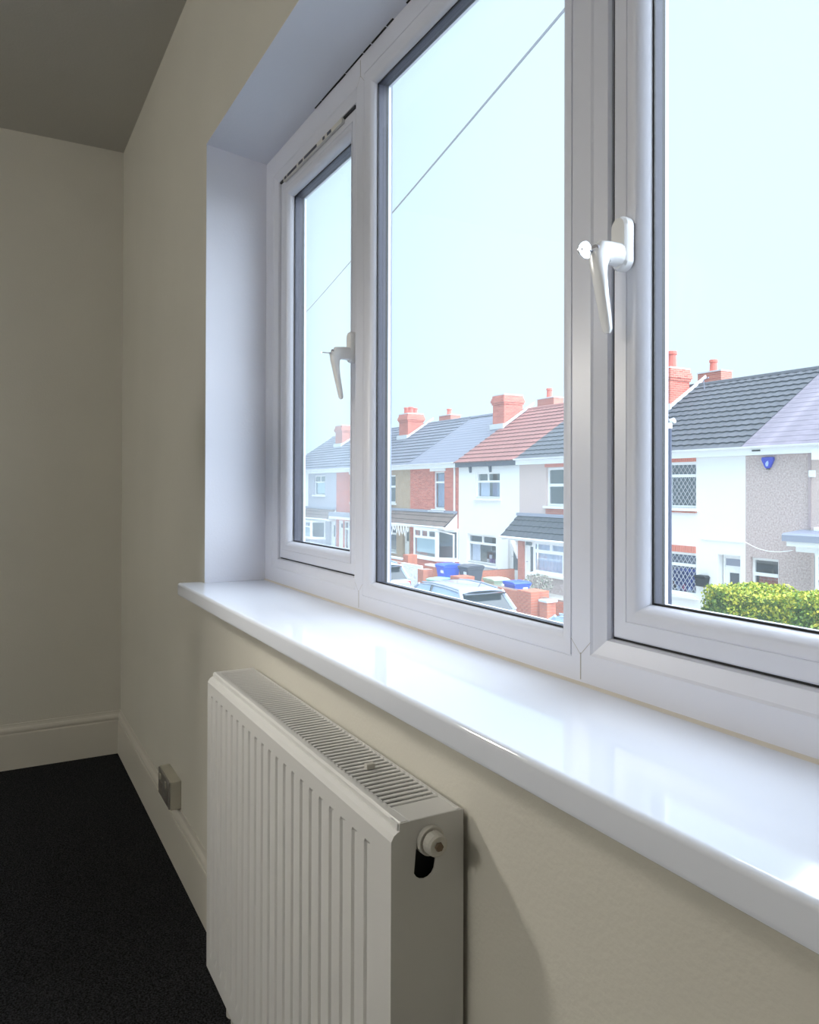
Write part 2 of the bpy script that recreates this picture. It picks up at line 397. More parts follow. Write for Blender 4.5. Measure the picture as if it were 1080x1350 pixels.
def glazing(parent, r, yg, th, gm='glass'):
    """double glazed unit whose sight line is r, room face at yg"""
    x0, x1, z0, z1 = r
    g = MB(); g.ring(x0, x1, z0, z1, [(-.003, yg - .001), (.0025, yg - .001), (.0025, yg + .001)]); W(g).build('gasket', M['rubber'], parent, fix=False)
    s = MB(); s.ring(x0, x1, z0, z1, [(0, yg + .001), (0, yg + th - .006)])
    s.ring(x0, x1, z0, z1, [(0, yg + th - .006), (-.001, yg + th - .006), (-.001, yg + th)], mi=1)
    W(s).build('spacer_bar', [M['spacer'], M['rubber']], parent, fix=False)
    for k, yy in enumerate((yg + .001, yg + th - .004)):
        p = MB().box(x0 - .008, x1 + .008, yy, yy + .004, z0 - .008, z1 + .008); W(p).build('pane', M[gm if k else 'glass_clear'], parent)
    l = MB(); l.ring(x0, x1, z0, z1, [(-.02, yg + th), (-.001, yg + th), (-.001, yg + th + .005), (-.02, yg + th + .01)])
    W(l).build('outer_lip', M['upvc'], parent, fix=False)
sashes = []
for op, kind, flat in sash_rects:
    if kind == 'open':
        SY = FY + .012
        sh = bpy.data.objects.new('sash', None); C.objects.link(sh); sh.parent = win
        r = inset(op, .003)
        mb = MB()
        prof = [(0, SY + .05), (0, SY + .002), (.002, SY), (.020, SY), (.0205, SY + .0012), (.0215, SY + .0012), (.022, SY - .0005)]
        prof += [(.022 + a, SY - .0005 + b) for a, b in bead_prof(0, 0, .0215, .0195)]
        mb.ring(*r, prof)
        W(mb).build('sash_profile', M['upvc'], sh, fix=False, smooth=True)
        gk = MB(); gk.ring(*op, [(-.001, SY + .004), (.004, SY + .004)]); W(gk).build('edge_seal', M['rubber'], sh, fix=False)
        glazing(sh, inset(r, .0412), SY + .0205, .026 if op[0] < 1.6 else .0205, 'glass_far' if op[0] < 1.6 else 'glass_near')
        sashes.append(sh)
    else:
        mb = MB(); f2 = inset(flat, -.0)
        prof = [(0, FY), (.0005, FY + .0012), (.0015, FY + .0012), (.002, FY - .0005)] + [(.002 + a, FY - .0005 + b) for a, b in bead_prof(0, 0, .0165, .026)]
        mb.ring(*f2, prof)
        W(mb).build('glazing_bead', M['upvc'], win, fix=False, smooth=True)
        fx = bpy.data.objects.new('fixed_light', None); C.objects.link(fx); fx.parent = win
        glazing(fx, inset(f2, .0277), FY + .0158, .0235)
# friction stay in the gap above the left sash
zz = GT - .003
hb = MB().box(1.44, 1.79, FY + .0045, FY + .011, zz - .0085, zz + .0015); W(hb).build('hinge', M['plug'], win)
for a_, b_ in ((1.45, 1.462), (1.47, 1.53), (1.545, 1.57), (1.58, 1.655), (1.69, 1.70), (1.715, 1.735)):
    W(MB().box(a_, b_, FY + .0035, FY + .0046, zz - .0065, zz - .0005)).build('hinge_slot', M['spacer'], win)
W(MB().box(1.405, 1.845, FY + .0085, FY + .0135, zz - .001, zz + .0035)).build('hinge_gap', M['rubber'], win)

# handles
def loft(secs, n=12):
    """secs: list of (centre(x,y,z), half x, half y or normal-plane vectors a,b) -> superellipse loft"""
    vs = []; fs = []
    for c, a, b in secs:
        c = Vector(c); a = Vector(a); b = Vector(b)
        for k in range(n):
            t = 2 * math.pi * k / n; cs, sn = math.cos(t), math.sin(t)
            e = .7
            vs.append(c + a * (abs(cs) ** e * (1 if cs >= 0 else -1)) + b * (abs(sn) ** e * (1 if sn >= 0 else -1)))
    m = len(secs)
    for i in range(m - 1):
        for k in range(n): fs.append((i * n + k, i * n + (k + 1) % n, (i + 1) * n + (k + 1) % n, (i + 1) * n + k))
    fs.append(tuple(range(n))[::-1]); fs.append(tuple(range((m - 1) * n, m * n)))
    return vs, fs
def handle(hx, sy):
    h = bpy.data.objects.new('window_handle', None); C.objects.link(h); h.parent = win
    # rose: tall rounded plate
    pts = []
    for k in range(28):
        t = 2 * math.pi * k / 28
        pts.append((hx + .0125 * math.cos(t), 1.347 + .0185 * (1 if math.sin(t) >= 0 else -1) + .0125 * math.sin(t)))
    mb = MB(); n = 28
    vs = [(x, sy + .0, z) for x, z in pts] + [(x, sy - .009, z) for x, z in pts] + [(hx + (x - hx) * .8, sy - .0125, 1.347 + (z - 1.347) * .93) for x, z in pts]
    fs = [(i, (i + 1) % n, n + (i + 1) % n, n + i) for i in range(n)] + [(n + i, n + (i + 1) % n, 2 * n + (i + 1) % n, 2 * n + i) for i in range(n)] + [tuple(range(2 * n, 3 * n))]
    mb.add(vs, fs); W(mb).build('rose', M['handle'], h, smooth=True)
    # neck that turns down into the lever: profile in YZ, one smooth loft
    path = [((sy - .006, 1.333), .0115, .0135), ((sy - .016, 1.334), .011, .0125), ((sy - .026, 1.334), .0105, .0125), ((sy - .035, 1.333), .0102, .0135),
            ((sy - .0405, 1.327), .010, .012), ((sy - .041, 1.317), .0097, .0085), ((sy - .0395, 1.305), .0093, .0062), ((sy - .036, 1.285), .0085, .0052), ((sy - .031, 1.262), .0076, .0045), ((sy - .028, 1.247), .0064, .0038), ((sy - .0275, 1.243), .0035, .002)]
    secs = []
    for i, ((y, z), hxw, th) in enumerate(path):
        p0 = path[max(i - 1, 0)][0]; p1 = path[min(i + 1, len(path) - 1)][0]
        d = Vector((0, p1[0] - p0[0], p1[1] - p0[1])).normalized(); nrm = Vector((1, 0, 0)).cross(d)
        secs.append(((hx, y, z), Vector((hxw, 0, 0)), nrm * th))
    v, f = loft(secs, 14)
    mb = MB().add(v, f); o = W(mb).build('lever', M['handle'], h, smooth=True)
    # lock barrel on the front of the neck
    mb = MB().tube([(hx, sy - .04, 1.333), (hx, sy - .0475, 1.333)], [.0078, .0072], 16); W(mb).build('lock_barrel', M['steel'], h, smooth=False)
    return h
SY = FY + .012
h3, h1 = 2.575, 1.838
handle(h3, SY); handle(h1, SY)
def key(hx, label, rot):
    k = empty('window_key', (hx, SY - .047, 1.332), label, 'key'); k.scale = (.9, .9, .9)
    MB().tube([(0, .004, 0), (0, -.008, 0)], .0021, 8).build('blade', M['steel'], k)
    mb = MB(); n = 24; vs = []
    for yy in (-.0011, .0011):
        for i in range(n):
            t = 2 * math.pi * i / n; rx = .0105 * (1 - .22 * math.cos(t)); vs.append((-.0165 * 0 + rx * math.sin(t) * 1.0, -.0165 - .0105 * math.cos(t) * 1.0, yy))
    vs = [(x, y, z) for x, y, z in vs]
    # bow with a small hole: outer loop bridged to an inner loop on both faces
    hv = []
    for yy in (-.0011, .0011):
        for i in range(n):
            t = 2 * math.pi * i / n; hv.append((.0016 * math.sin(t), -.0215 - .0016 * math.cos(t), yy))
    fs = []
    for i in range(n):
        j = (i + 1) % n
        fs += [(i, j, n + j, n + i), (2 * n + i, 2 * n + j, 3 * n + j, 3 * n + i), (i, j, 2 * n + j, 2 * n + i), (n + i, n + j, 3 * n + j, 3 * n + i)]
    mb.add(vs + hv, fs); b = mb.build('bow', M['key'], k)
    b.rotation_euler = (0, rot, 0)
    return k
key(h3, 'small silver key in the lock of the handle on the large right casement', math.radians(90))
key(h1, 'small silver key in the half-hidden handle of the narrow far casement', math.radians(12))

# ================================================================== RADIATOR
X0, X1, YF, YB, ZR, ZL = 1.742, 2.503, -.097, -.006, .712, .150
rad = empty('radiator', ((X0 + X1) / 2, (YF + YB) / 2, 0), 'white double panel radiator with a slatted top below the window sill', 'radiator')
rc = rad.location.copy()
def Rl(mb_): mb_.v = [(x - rc.x, y - rc.y, z - rc.z) for x, y, z in mb_.v]; return mb_
# corrugated front panel
def panel(yf, sgn, name):
    xs = [(X0 + .0, 0, 0), (X0 + .003, 0, 1)]
    px = []
    n = 22; pitch = .0335; first = X1 - .059
    px = [(X0, 0)]
    for i in range(n - 1, -1, -1):
        c = first - i * pitch
        if c < X0 + .012: continue
        px += [(c - .0075, 0), (c - .0045, 1), (c + .0045, 1), (c + .0075, 0)]
    px.append((X1, 0))
    zs = [(ZL, 0), (ZL + .030, 0), (ZL + .042, 1), (ZR - .043, 1), (ZR - .0385, 0), (ZR - .018, 0)]
    vs = []; fs = []
    for z, dz in zs:
        for x, dx in px: vs.append((x, yf + sgn * .0028 * dx * dz, z))
    m = len(px)
    for j in range(len(zs) - 1):
        for i in range(m - 1): fs.append((j * m + i, j * m + i + 1, (j + 1) * m + i + 1, (j + 1) * m + i))
    mb = MB().add(vs, fs)
    # rolled edge: top, bottom and ends turn back
    T = len(zs) - 1
    roll = [(0, 0), (.0035, .006), (.008, .009), (.012, .010)]
    for (a, za), (b, zb) in zip(roll, roll[1:]):
        mb.add([(X0, yf + sgn * a, zs[T][0] + za), (X1, yf + sgn * a, zs[T][0] + za), (X1, yf + sgn * b, zs[T][0] + zb), (X0, yf + sgn * b, zs[T][0] + zb)], [(0, 1, 2, 3)])
        mb.add([(X0, yf + sgn * a, ZL - za * .5), (X1, yf + sgn * a, ZL - za * .5), (X1, yf + sgn * b, ZL - zb * .5), (X0, yf + sgn * b, ZL - zb * .5)], [(0, 1, 2, 3)])
    for xx, s in ((X0, 1), (X1, -1)):
        mb.add([(xx, yf, ZL), (xx, yf + sgn * .012, ZL - .005), (xx, yf + sgn * .012, ZR - .008), (xx, yf + sgn * .008, ZR - .009), (xx, yf + sgn * .0035, ZR - .012), (xx, yf, ZR - .018)], [(0, 1, 2, 3, 4, 5)])
    return Rl(mb).build(name, M['radiator'], rad)
panel(YF, 1, 'front_panel'); panel(YB, -1, 'back_panel')
# top grille: rim and slats
gy0, gy1 = YF + .010, YB
mb = MB()
mb.prism([(gy0, ZR - .022), (gy0, ZR - .003), (gy0 + .002, ZR), (gy0 + .012, ZR), (gy0 + .012, ZR - .003), (gy0 + .003, ZR - .006), (gy0 + .003, ZR - .022)], 'x', X0 + .001, X1 - .003)
mb.prism([(gy1, ZR - .022), (gy1, ZR - .003), (gy1 - .002, ZR), (gy1 - .007, ZR), (gy1 - .007, ZR - .003), (gy1 - .002, ZR - .006), (gy1 - .002, ZR - .022)], 'x', X0 + .001, X1 - .003)
mb.box(X0 + .001, X0 + .016, gy0 + .0121, gy1 - .0071, ZR - .003, ZR); mb.box(X1 - .042, X1 - .001, gy0 + .0121, gy1 - .0071, ZR - .003, ZR)
mb.box(X1 - .02, X1 - .003, YF + .0088, gy0 + .004, ZR - .02, ZR - .0012)
Rl(mb).build('grille_rim', M['radiator'], rad, bevel=.0008)
nsl = 62; gx0, gx1 = X0 + .016, X1 - .042
slat = MB().prism([(-.0031, 0), (.0020, 0), (.0031, -.0012), (.0027, -.0020), (.0016, -.0012), (-.0031, -.0012)], 'y', gy0 + .009 - rc.y, gy1 - .005 - rc.y).mesh('grille_slat', M['radiator'])
for i in range(nsl):
    piece('grille_slat', slat, rad, (gx0 + (i + .5) * (gx1 - gx0) / nsl - rc.x, 0, ZR))
# convector block; shade between the slats is painted into its dark colour
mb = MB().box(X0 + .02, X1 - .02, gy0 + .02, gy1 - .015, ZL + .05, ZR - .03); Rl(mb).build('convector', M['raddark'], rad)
# side panels, right one with a keyhole slot
def side(xx, slot):
    mb = MB(); y0, y1, z0, z1 = gy0, gy1, ZL + .01, ZR - .0005
    out = [(y0, z0), (y1, z0), (y1, z1), (y0, z1)]
    bm = bmesh.new()
    def loop(pts): 
        v = [bm.verts.new((xx, a, b)) for a, b in pts]
        return [bm.edges.new((v[i], v[(i + 1) % len(v)])) for i in range(len(v))]
    e = loop(out)
    if slot:
        cy, cz = -.0525, .690
        pts = []
        for k in range(16):
            t = 2 * math.pi * k / 16; pts.append((cy + .0135 * math.cos(t) - (.004 if math.sin(t) < 0 else 0), cz - .004 + .0135 * math.sin(t) - (.026 if math.sin(t) < 0 else 0)))
        e += loop(pts)
    bmesh.ops.triangle_fill(bm, edges=e, use_beauty=True)
    if slot: # inner tunnel walls
        pass
    me = bpy.data.meshes.new('side_panel'); bm.to_mesh(me); bm.free()
    me.materials.append(M['radiator'])
    for v in me.vertices: v.co = (v.co.x - rc.x, v.co.y - rc.y, v.co.z - rc.z)
    o = bpy.data.objects.new('side_panel', me); C.objects.link(o); o.parent = rad
    sd = o.modifiers.new('thick', 'SOLIDIFY'); sd.thickness = .0014; sd.offset = -1 if slot else 1
    return o
side(X0 + .0005, False); side(X1 - .0005, True)
# valve plug
pl = bpy.data.objects.new('valve_plug', None); C.objects.link(pl); pl.parent = rad; pl.location = (X1 - rc.x, -.0495 - rc.y, .687 - rc.z); pl.scale = (1.1, 1.3, 1.3)
MB().tube([(-.012, 0, 0), (.003, 0, 0), (.0045, 0, 0)], [.0125, .0125, .0115], 24).build('collar', M['plug'], pl)
MB().tube([(.004, 0, 0), (.009, 0, 0)], [.0095, .0095], 8).build('hex_nut', M['brass'], pl)
MB().tube([(.006, 0, 0), (.015, 0, 0), (.017, 0, 0)], [.0098, .0094, .0078], 20).build('cap', M['plug'], pl)
MB().tube([(.0165, 0, 0), (.0195, 0, 0)], [.004, .0035], 6).build('bleed_screw', M['brass'], pl)
# wall brackets and pipe tail under the far end
for bx in (X0 + .12, X1 - .12):
    mb = MB().box(bx - .012, bx + .012, YB - .001, -.0005, ZL + .05, ZR - .06); Rl(mb).build('bracket', M['radiator'], rad)
for bx in (X0 + .03, X1 - .03):
    mb = MB().tube([(bx, -.05, ZL + .03), (bx, -.05, 0.0)], .0075, 12)
    Rl(mb).build('pipe_tail', M['plug'], rad)
    mb = MB().tube([(bx, -.05, .06), (bx, -.05, .11)], .016, 14); Rl(mb).build('valve_body', M['plug'], rad)
nb = MB().box(-.004, .004, -.006, .006, 0, .007).build('plastic_clip', M['plug'], bevel=.001)
nb.location = (2.345, -.045, ZR); tag(nb, 'tiny white plastic clip lying on the radiator grille', 'clip')

# socket box on the skirting
sk = empty('wall_socket', (1.010, 0, .189), 'surface mounted double socket box sitting on top of the skirting board', 'socket')
MB().box(-.075, .075, -.029, 0, 0, .077).build('back_box', M['socket'], sk, bevel=.002)
MB().box(-.073, .073, -.033, -.0292, .002, .075).build('face_plate', M['socketface'], sk, bevel=.0015)
for s in (-1, 1):
    MB().box(s * .036 - .018, s * .036 + .018, -.0345, -.0332, .010, .046).build('outlet', M['socketface'], sk, bevel=.0005)
    MB().box(s * .036 - .007, s * .036 + .007, -.036, -.0332, .052, .066).build('rocker_switch', M['socket'], sk, bevel=.0005)

# ================================================================== OUTDOORS
G = -2.67           # street level below the bedroom floor
D = 18.0            # facade line of the terrace across the street
def gbox(name, x0, x1, y0, y1, z1, m, label):
    return struct(MB().box(x0, x1, y0, y1, z1 - .1, z1).build(name, m), label)
gbox('road', -75, 30, 2.2, 11.2, G - .1, M['asphalt'], 'grey asphalt street between the two terraces')
gbox('pavement', -75, 30, 11.2, 13.3, G, M['paving'], 'concrete pavement in front of the garden walls opposite')
gbox('near_pavement', -75, 30, .21, 2.2, G, M['paving'], 'concrete pavement below the bedroom window')
gbox('garden_ground', -75, 30, 13.3, 30, G, M['garden'], 'paved front gardens of the terrace opposite')
# own outside wall below the window is the window wall itself carried down to the street
mb = MB().box(-6, 10, .0, .2, G, -.13); mb.box(4.81, 10, 0, .2, -.13, 3.3); mb.box(-6, -.11, 0, .2, -.13, 3.3); mb.box(-.11, 4.81, 0, .2, H + .13, 3.3)
struct(mb.build('wall_outside', M['render_white']), 'outside wall of our own house around the bedroom')

WY = .09            # depth of window reveals in the houses
def facade(parent, x0, x1, z0, z1, ops, m, name='front_wall'):
    """wall with real openings; ops = [(x0,x1,z0,z1)]"""
    xs = sorted({x0, x1, *[v for o in ops for v in o[:2]]}); zs = sorted({z0, z1, *[v for o in ops for v in o[2:]]})
    mb = MB()
    for i in range(len(xs) - 1):
        for j in range(len(zs) - 1):
            cx_, cz = (xs[i] + xs[i + 1]) / 2, (zs[j] + zs[j + 1]) / 2
            if any(o[0] < cx_ < o[1] and o[2] < cz < o[3] for o in ops): continue
            mb.add([(xs[i], D, zs[j]), (xs[i + 1], D, zs[j]), (xs[i + 1], D, zs[j + 1]), (xs[i], D, zs[j + 1])], [(0, 1, 2, 3)])
    for a, b, c, d in ops:
        mb.add([(a, D, c), (b, D, c), (b, D, d), (a, D, d), (a, D + .25, c), (b, D + .25, c), (b, D + .25, d), (a, D + .25, d)],
               [(0, 1, 5, 4), (1, 2, 6, 5), (2, 3, 7, 6), (3, 0, 4, 7)])
    mb.add([(x0, D, z0), (x0, D, z1), (x0, D + .25, z1), (x0, D + .25, z0), (x1, D, z0), (x1, D, z1), (x1, D + .25, z1), (x1, D + .25, z0)], [(0, 1, 2, 3), (4, 5, 6, 7)])
    return mb.build(name, m, parent, loc=None, fix=True)
OFF = None
def HB(mb): # shift a world-space mesh into the current house's local frame
    mb.v = [(x - OFF[0], y - OFF[1], z - OFF[2]) for x, y, z in mb.v]; return mb
def house_window(parent, r, rows, y=None, fw=.06, sill=True, inside=None, name='window', room=True, sillmat=None):
    """rows: list of (height fraction, [column fractions]) from the top down"""
    x0, x1, z0, z1 = r; y = D + WY if y is None else y
    fr_ = MB(); panes = []
    fr_.box(x0, x1, y, y + .06, z0, z0 + fw); fr_.box(x0, x1, y, y + .06, z1 - fw, z1)
    fr_.box(x0, x0 + fw, y, y + .06, z0 + fw, z1 - fw); fr_.box(x1 - fw, x1, y, y + .06, z0 + fw, z1 - fw)
    zt = z1 - fw; tot = z1 - z0 - 2 * fw
    for k, (hf, cols) in enumerate(rows):
        zb = zt - tot * hf
        if k < len(rows) - 1: fr_.box(x0 + fw, x1 - fw, y - .012, y + .05, zb - fw * .6, zb + fw * .6)
        xa = x0 + fw; wid = x1 - x0 - 2 * fw
        for c, cf in enumerate(cols):
            xb = xa + wid * cf
            if c < len(cols) - 1: fr_.box(xb - fw * .6, xb + fw * .6, y - .008, y + .05, zb + (fw * .6 if k < len(rows) - 1 else 0), zt - (fw * .6 if k else 0))
            panes.append((xa + .01, xb - .01, zb + .01, zt - .01)); xa = xb
        zt = zb
    wn = HB(fr_).build(name, M['ext_white'], parent, fix=False)
    for a, b, c, d in panes:
        HB(MB().box(a, b, y + .02, y + .026, c, d)).build('pane', M['house_glass'], wn)
    if sill:
        HB(MB().box(x0 - .09, x1 + .09, D - .09, D + WY, z0 - .09, z0 - .0)).build('sill', sillmat or M['ext_white'], wn)
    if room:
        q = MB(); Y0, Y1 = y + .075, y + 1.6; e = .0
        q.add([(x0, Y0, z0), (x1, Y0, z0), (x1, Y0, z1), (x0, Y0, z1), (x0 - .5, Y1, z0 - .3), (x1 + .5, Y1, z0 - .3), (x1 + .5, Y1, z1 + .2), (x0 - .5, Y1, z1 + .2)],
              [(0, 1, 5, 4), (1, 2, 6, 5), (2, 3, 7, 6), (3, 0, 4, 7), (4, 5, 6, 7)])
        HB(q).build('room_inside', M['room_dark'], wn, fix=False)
    return wn
def curtain(parent, x0, x1, z0, z1, y=None, m=None, folds=6, name='curtain', amp=.03):
    y = D + WY + .14 if y is None else y
    n = folds * 6; vs = []; fs = []
    for i in range(n + 1):
        t = i / n; yy = y + amp * math.sin(t * folds * 2 * math.pi)
        vs += [(x0 + (x1 - x0) * t, yy, z0), (x0 + (x1 - x0) * t, yy, z1)]
    for i in range(n): fs.append((2 * i, 2 * i + 2, 2 * i + 3, 2 * i + 1))
    return HB(MB().add(vs, fs)).build(name, m or M['curtain'], parent, smooth=True, fix=False)
SL = .65
def roof(parent, x0, x1, m, y0=None, z0=None, slope=SL, length=4.72, expo=.34, wave=.025, thick=.045, tilew=.3, back=True, name='tile_course', lapsteps=.02, holder=None):
    """courses of tiles up the slope; every course is one piece with its own lap and butt edge"""
    y0 = D - .28 if y0 is None else y0; z0 = 2.36 - .28 * SL if z0 is None else z0
    a = math.atan(slope); L = x1 - x0; n = int(round(length / expo)); expo = length / n
    nx = max(2, int(round(L / (tilew / 2)))); vs = []; fs = []
    # local: u along slope, v normal
    for i in range(nx + 1):
        x = L * i / nx; bmp = wave if i % 2 else 0
        for u, v in ((0, bmp), (0, bmp + thick), (expo * 1.08, bmp + .006 - lapsteps * 0), (expo * 1.08, bmp - .02)):
            vs.append((x, u, v))
    for i in range(nx):
        for k in range(4):
            fs.append((i * 4 + k, i * 4 + (k + 1) % 4, (i + 1) * 4 + (k + 1) % 4, (i + 1) * 4 + k))
    fs += [(0, 1, 2, 3), tuple(nx * 4 + k for k in (3, 2, 1, 0))]
    ca, sa = math.cos(a), math.sin(a)
    vs = [(x, u * ca - v * sa, u * sa + v * ca) for x, u, v in vs]
    me = MB().add(vs, fs).mesh(name, m)
    for k in range(n):
        piece(name, me, holder or parent, (x0 - OFF[0], y0 + k * expo * ca - OFF[1], z0 + k * expo * sa - OFF[2]))
    yt, zt = y0 + length * ca, z0 + length * sa
    if back:
        HB(MB().prism([(y0 + .1, z0 - .05), (yt, zt - .02), (yt, zt + .01), (yt + length * ca, z0 + .03), (yt + length * ca, z0 - .05)], 'x', x0, x1)).build('roof_slope', m, parent)
        pts = [(yt - .13, zt - .03), (yt - .07, zt + .06), (yt, zt + .09), (yt + .07, zt + .06), (yt + .13, zt - .03)]
        rid = MB().prism(pts, 'x', 0, .445).mesh('ridge_tile', m)
        x = x0
        while x < x1 - .1: piece('ridge_tile', rid, parent, (x - OFF[0], -OFF[1], -OFF[2])); x += .45
    return yt, zt
def fascia(parent, x0, x1, dark=False, gut=True):
    HB(MB().box(x0, x1, D - .2, D - .01, 2.0, 2.2)).build('fascia', M['dark_fascia'] if dark else M['ext_white'], parent)
    if gut:
        pts = []
        for k in range(9):
            t = math.pi + math.pi * k / 8; pts.append((D - .27 + .065 * math.cos(t), 2.235 + .06 * math.sin(t)))
        pts += [(p * .999999 + 0, q) for p, q in [(D - .215, 2.235), (D - .325, 2.235)]]
        HB(MB().prism(pts, 'x', x0, x1)).build('gutter', M['dark_fascia'] if dark else M['ext_white'], parent)
def chimney(parent, x1, wdt, y0, y1, zt, pots, m, base=3.0, corbel=True, flash=True, poth=.42, potr=1):
    x0 = x1 - wdt
    mb = MB().box(x0, x1, y0, y1, base, zt)
    if corbel:
        for d, z, h in ((.04, zt - .42, .09), (.08, zt - .33, .13), (.05, zt - .20, .08), (.02, zt - .12, .12)):
            mb.box(x0 - d, x1 + d, y0 - d, y1 + d, z, z + h)
    ch = HB(mb).build('chimney', m, parent)
    HB(MB().box(x0 - .02, x1 + .02, y0 - .02, y1 + .02, zt + .001, zt + .05)).build('flaunching', M['flash'], ch)
    for i, (fx, fy, s) in enumerate(pots):
        cx_, cy = x0 + wdt * fx, y0 + (y1 - y0) * fy
        HB(MB().tube([(cx_, cy, zt + .03), (cx_, cy, zt + poth * .8 * s), (cx_, cy, zt + poth * .82 * s), (cx_, cy, zt + poth * s)], [.15 * potr, .125 * potr, .16 * potr, .15 * potr], 12)).build('chimney_pot', M['pot'], ch)
    if flash:
        zf = lambda y: 2.36 + SL * (y - D) + .06
        for xx in (x0 - .05, x1 - .0):
            mb = MB().add([(xx, y0 - .1, zf(y0 - .1)), (xx + .06, y0 - .1, zf(y0 - .1)), (xx + .06, 22.0, zf(22.0)), (xx, 22.0, zf(22.0)),
                           (xx, y0 - .1, zf(y0 - .1) + .12), (xx + .05, y0 - .1, zf(y0 - .1) + .12), (xx + .05, 22.0, zf(22.0) + .12), (xx, 22.0, zf(22.0) + .12)],
                          [(0, 1, 2, 3), (4, 5, 6, 7), (0, 1, 5, 4), (1, 2, 6, 5), (2, 3, 7, 6), (3, 0, 4, 7)])
            HB(mb).build('flashing', M['flash'], ch)
        HB(MB().box(x0 - .1, x1 + .08, y0 - .12, y0 + .0, zf(y0) - .10, zf(y0) + .14)).build('front_flashing', M['flash'], ch)
    return ch
def house(x0, x1, label):
    global OFF
    OFF = ((x0 + x1) / 2, D + 4, G)
    return empty('terraced_house', OFF, label, 'house', None)
def facade_h(parent, x0, x1, ops, m, z0=G, z1=2.3, name='front_wall'):
    o = facade(parent, x0, x1, z0, z1, ops, m, name)
    for v in o.data.vertices: v.co = (v.co.x - OFF[0], v.co.y - OFF[1], v.co.z - OFF[2])
    return o
def downpipe(parent, x, z0, z1, y=None, m=None):
    y = D - .06 if y is None else y
    HB(MB().tube([(x, y - .18, z1 + .12), (x, y, z1 - .1), (x, y, z0)], .045, 8)).build('downpipe', m or M['ext_white'], parent)
def ext_door(parent, x0, x1, z0, z1, glaze, y=None, panelm=None, pane=None, name='front_door'):
    y = D + .12 if y is None else y
    fr_ = MB(); fr_.box(x0, x0 + .06, y, y + .08, z0, z1); fr_.box(x1 - .06, x1, y, y + .08, z0, z1); fr_.box(x0 + .06, x1 - .06, y, y + .08, z1 - .07, z1)
    d = HB(fr_).build(name, M['ext_white'], parent, fix=False)
    a, b, c, e = glaze
    lf = MB(); lf.box(x0 + .06, a, y + .02, y + .07, z0, z1 - .07); lf.box(b, x1 - .06, y + .02, y + .07, z0, z1 - .07); lf.box(a, b, y + .02, y + .07, z0, c); lf.box(a, b, y + .02, y + .07, e, z1 - .07)
    HB(lf).build('door_leaf', panelm or M['ext_white'], d, fix=False)
    HB(MB().box(a, b, y + .04, y + .05, c, e)).build('pane', pane or M['grey_glass'], d)
    HB(MB().tube([(x0 + .14, y + .02, z0 + 1.0), (x0 + .14, y - .03, z0 + 1.0), (x0 + .22, y - .03, z0 + 1.0)], .012, 6)).build('handle', M['steel'], d)
    return d
def leanto(parent, x0, x1, yf, zf, zt, m, gable_r=True, gable_l=False):
    """tiled lean-to porch roof against the facade, top edge at zt, front edge at (yf, zf)"""
    run = D - yf; sl = (zt - zf) / run; L = math.hypot(run, zt - zf)
    h = bpy.data.objects.new('porch_roof', None); C.objects.link(h); h.parent = parent
    roof(parent, x0, x1, m, y0=yf, z0=zf, slope=sl, length=L, expo=.3, wave=.02, back=False, holder=h)
    HB(MB().box(x0, x1, D - .12, D + .0, zt - .02, zt + .1)).build('lead_flashing', M['lead'], h)
    HB(MB().box(x0 + .0, x1 - .02, yf + .02, yf + .05, zf - .12, zf - .01)).build('porch_fascia', M['ext_white'], h)
    HB(MB().tube([(x0, yf - .03, zf - .03), (x1, yf - .03, zf - .03)], .045, 8)).build('porch_gutter', M['ext_white'], h)
    HB(MB().box(x0 + .02, x1 - .02, yf + .05, D - .005, zf - .1, zf - .08)).build('soffit', M['ext_white'], h)
    for flag, xx in ((gable_r, x1 - .03), (gable_l, x0)):
        if flag:
            HB(MB().prism([(yf + .03, zf - .14), (D - .002, zf - .14), (D - .002, zt - .03), (yf + .03, zf - .03)], 'x', xx, xx + .03)).build('gable_board', M['ext_white'], h)
    return h
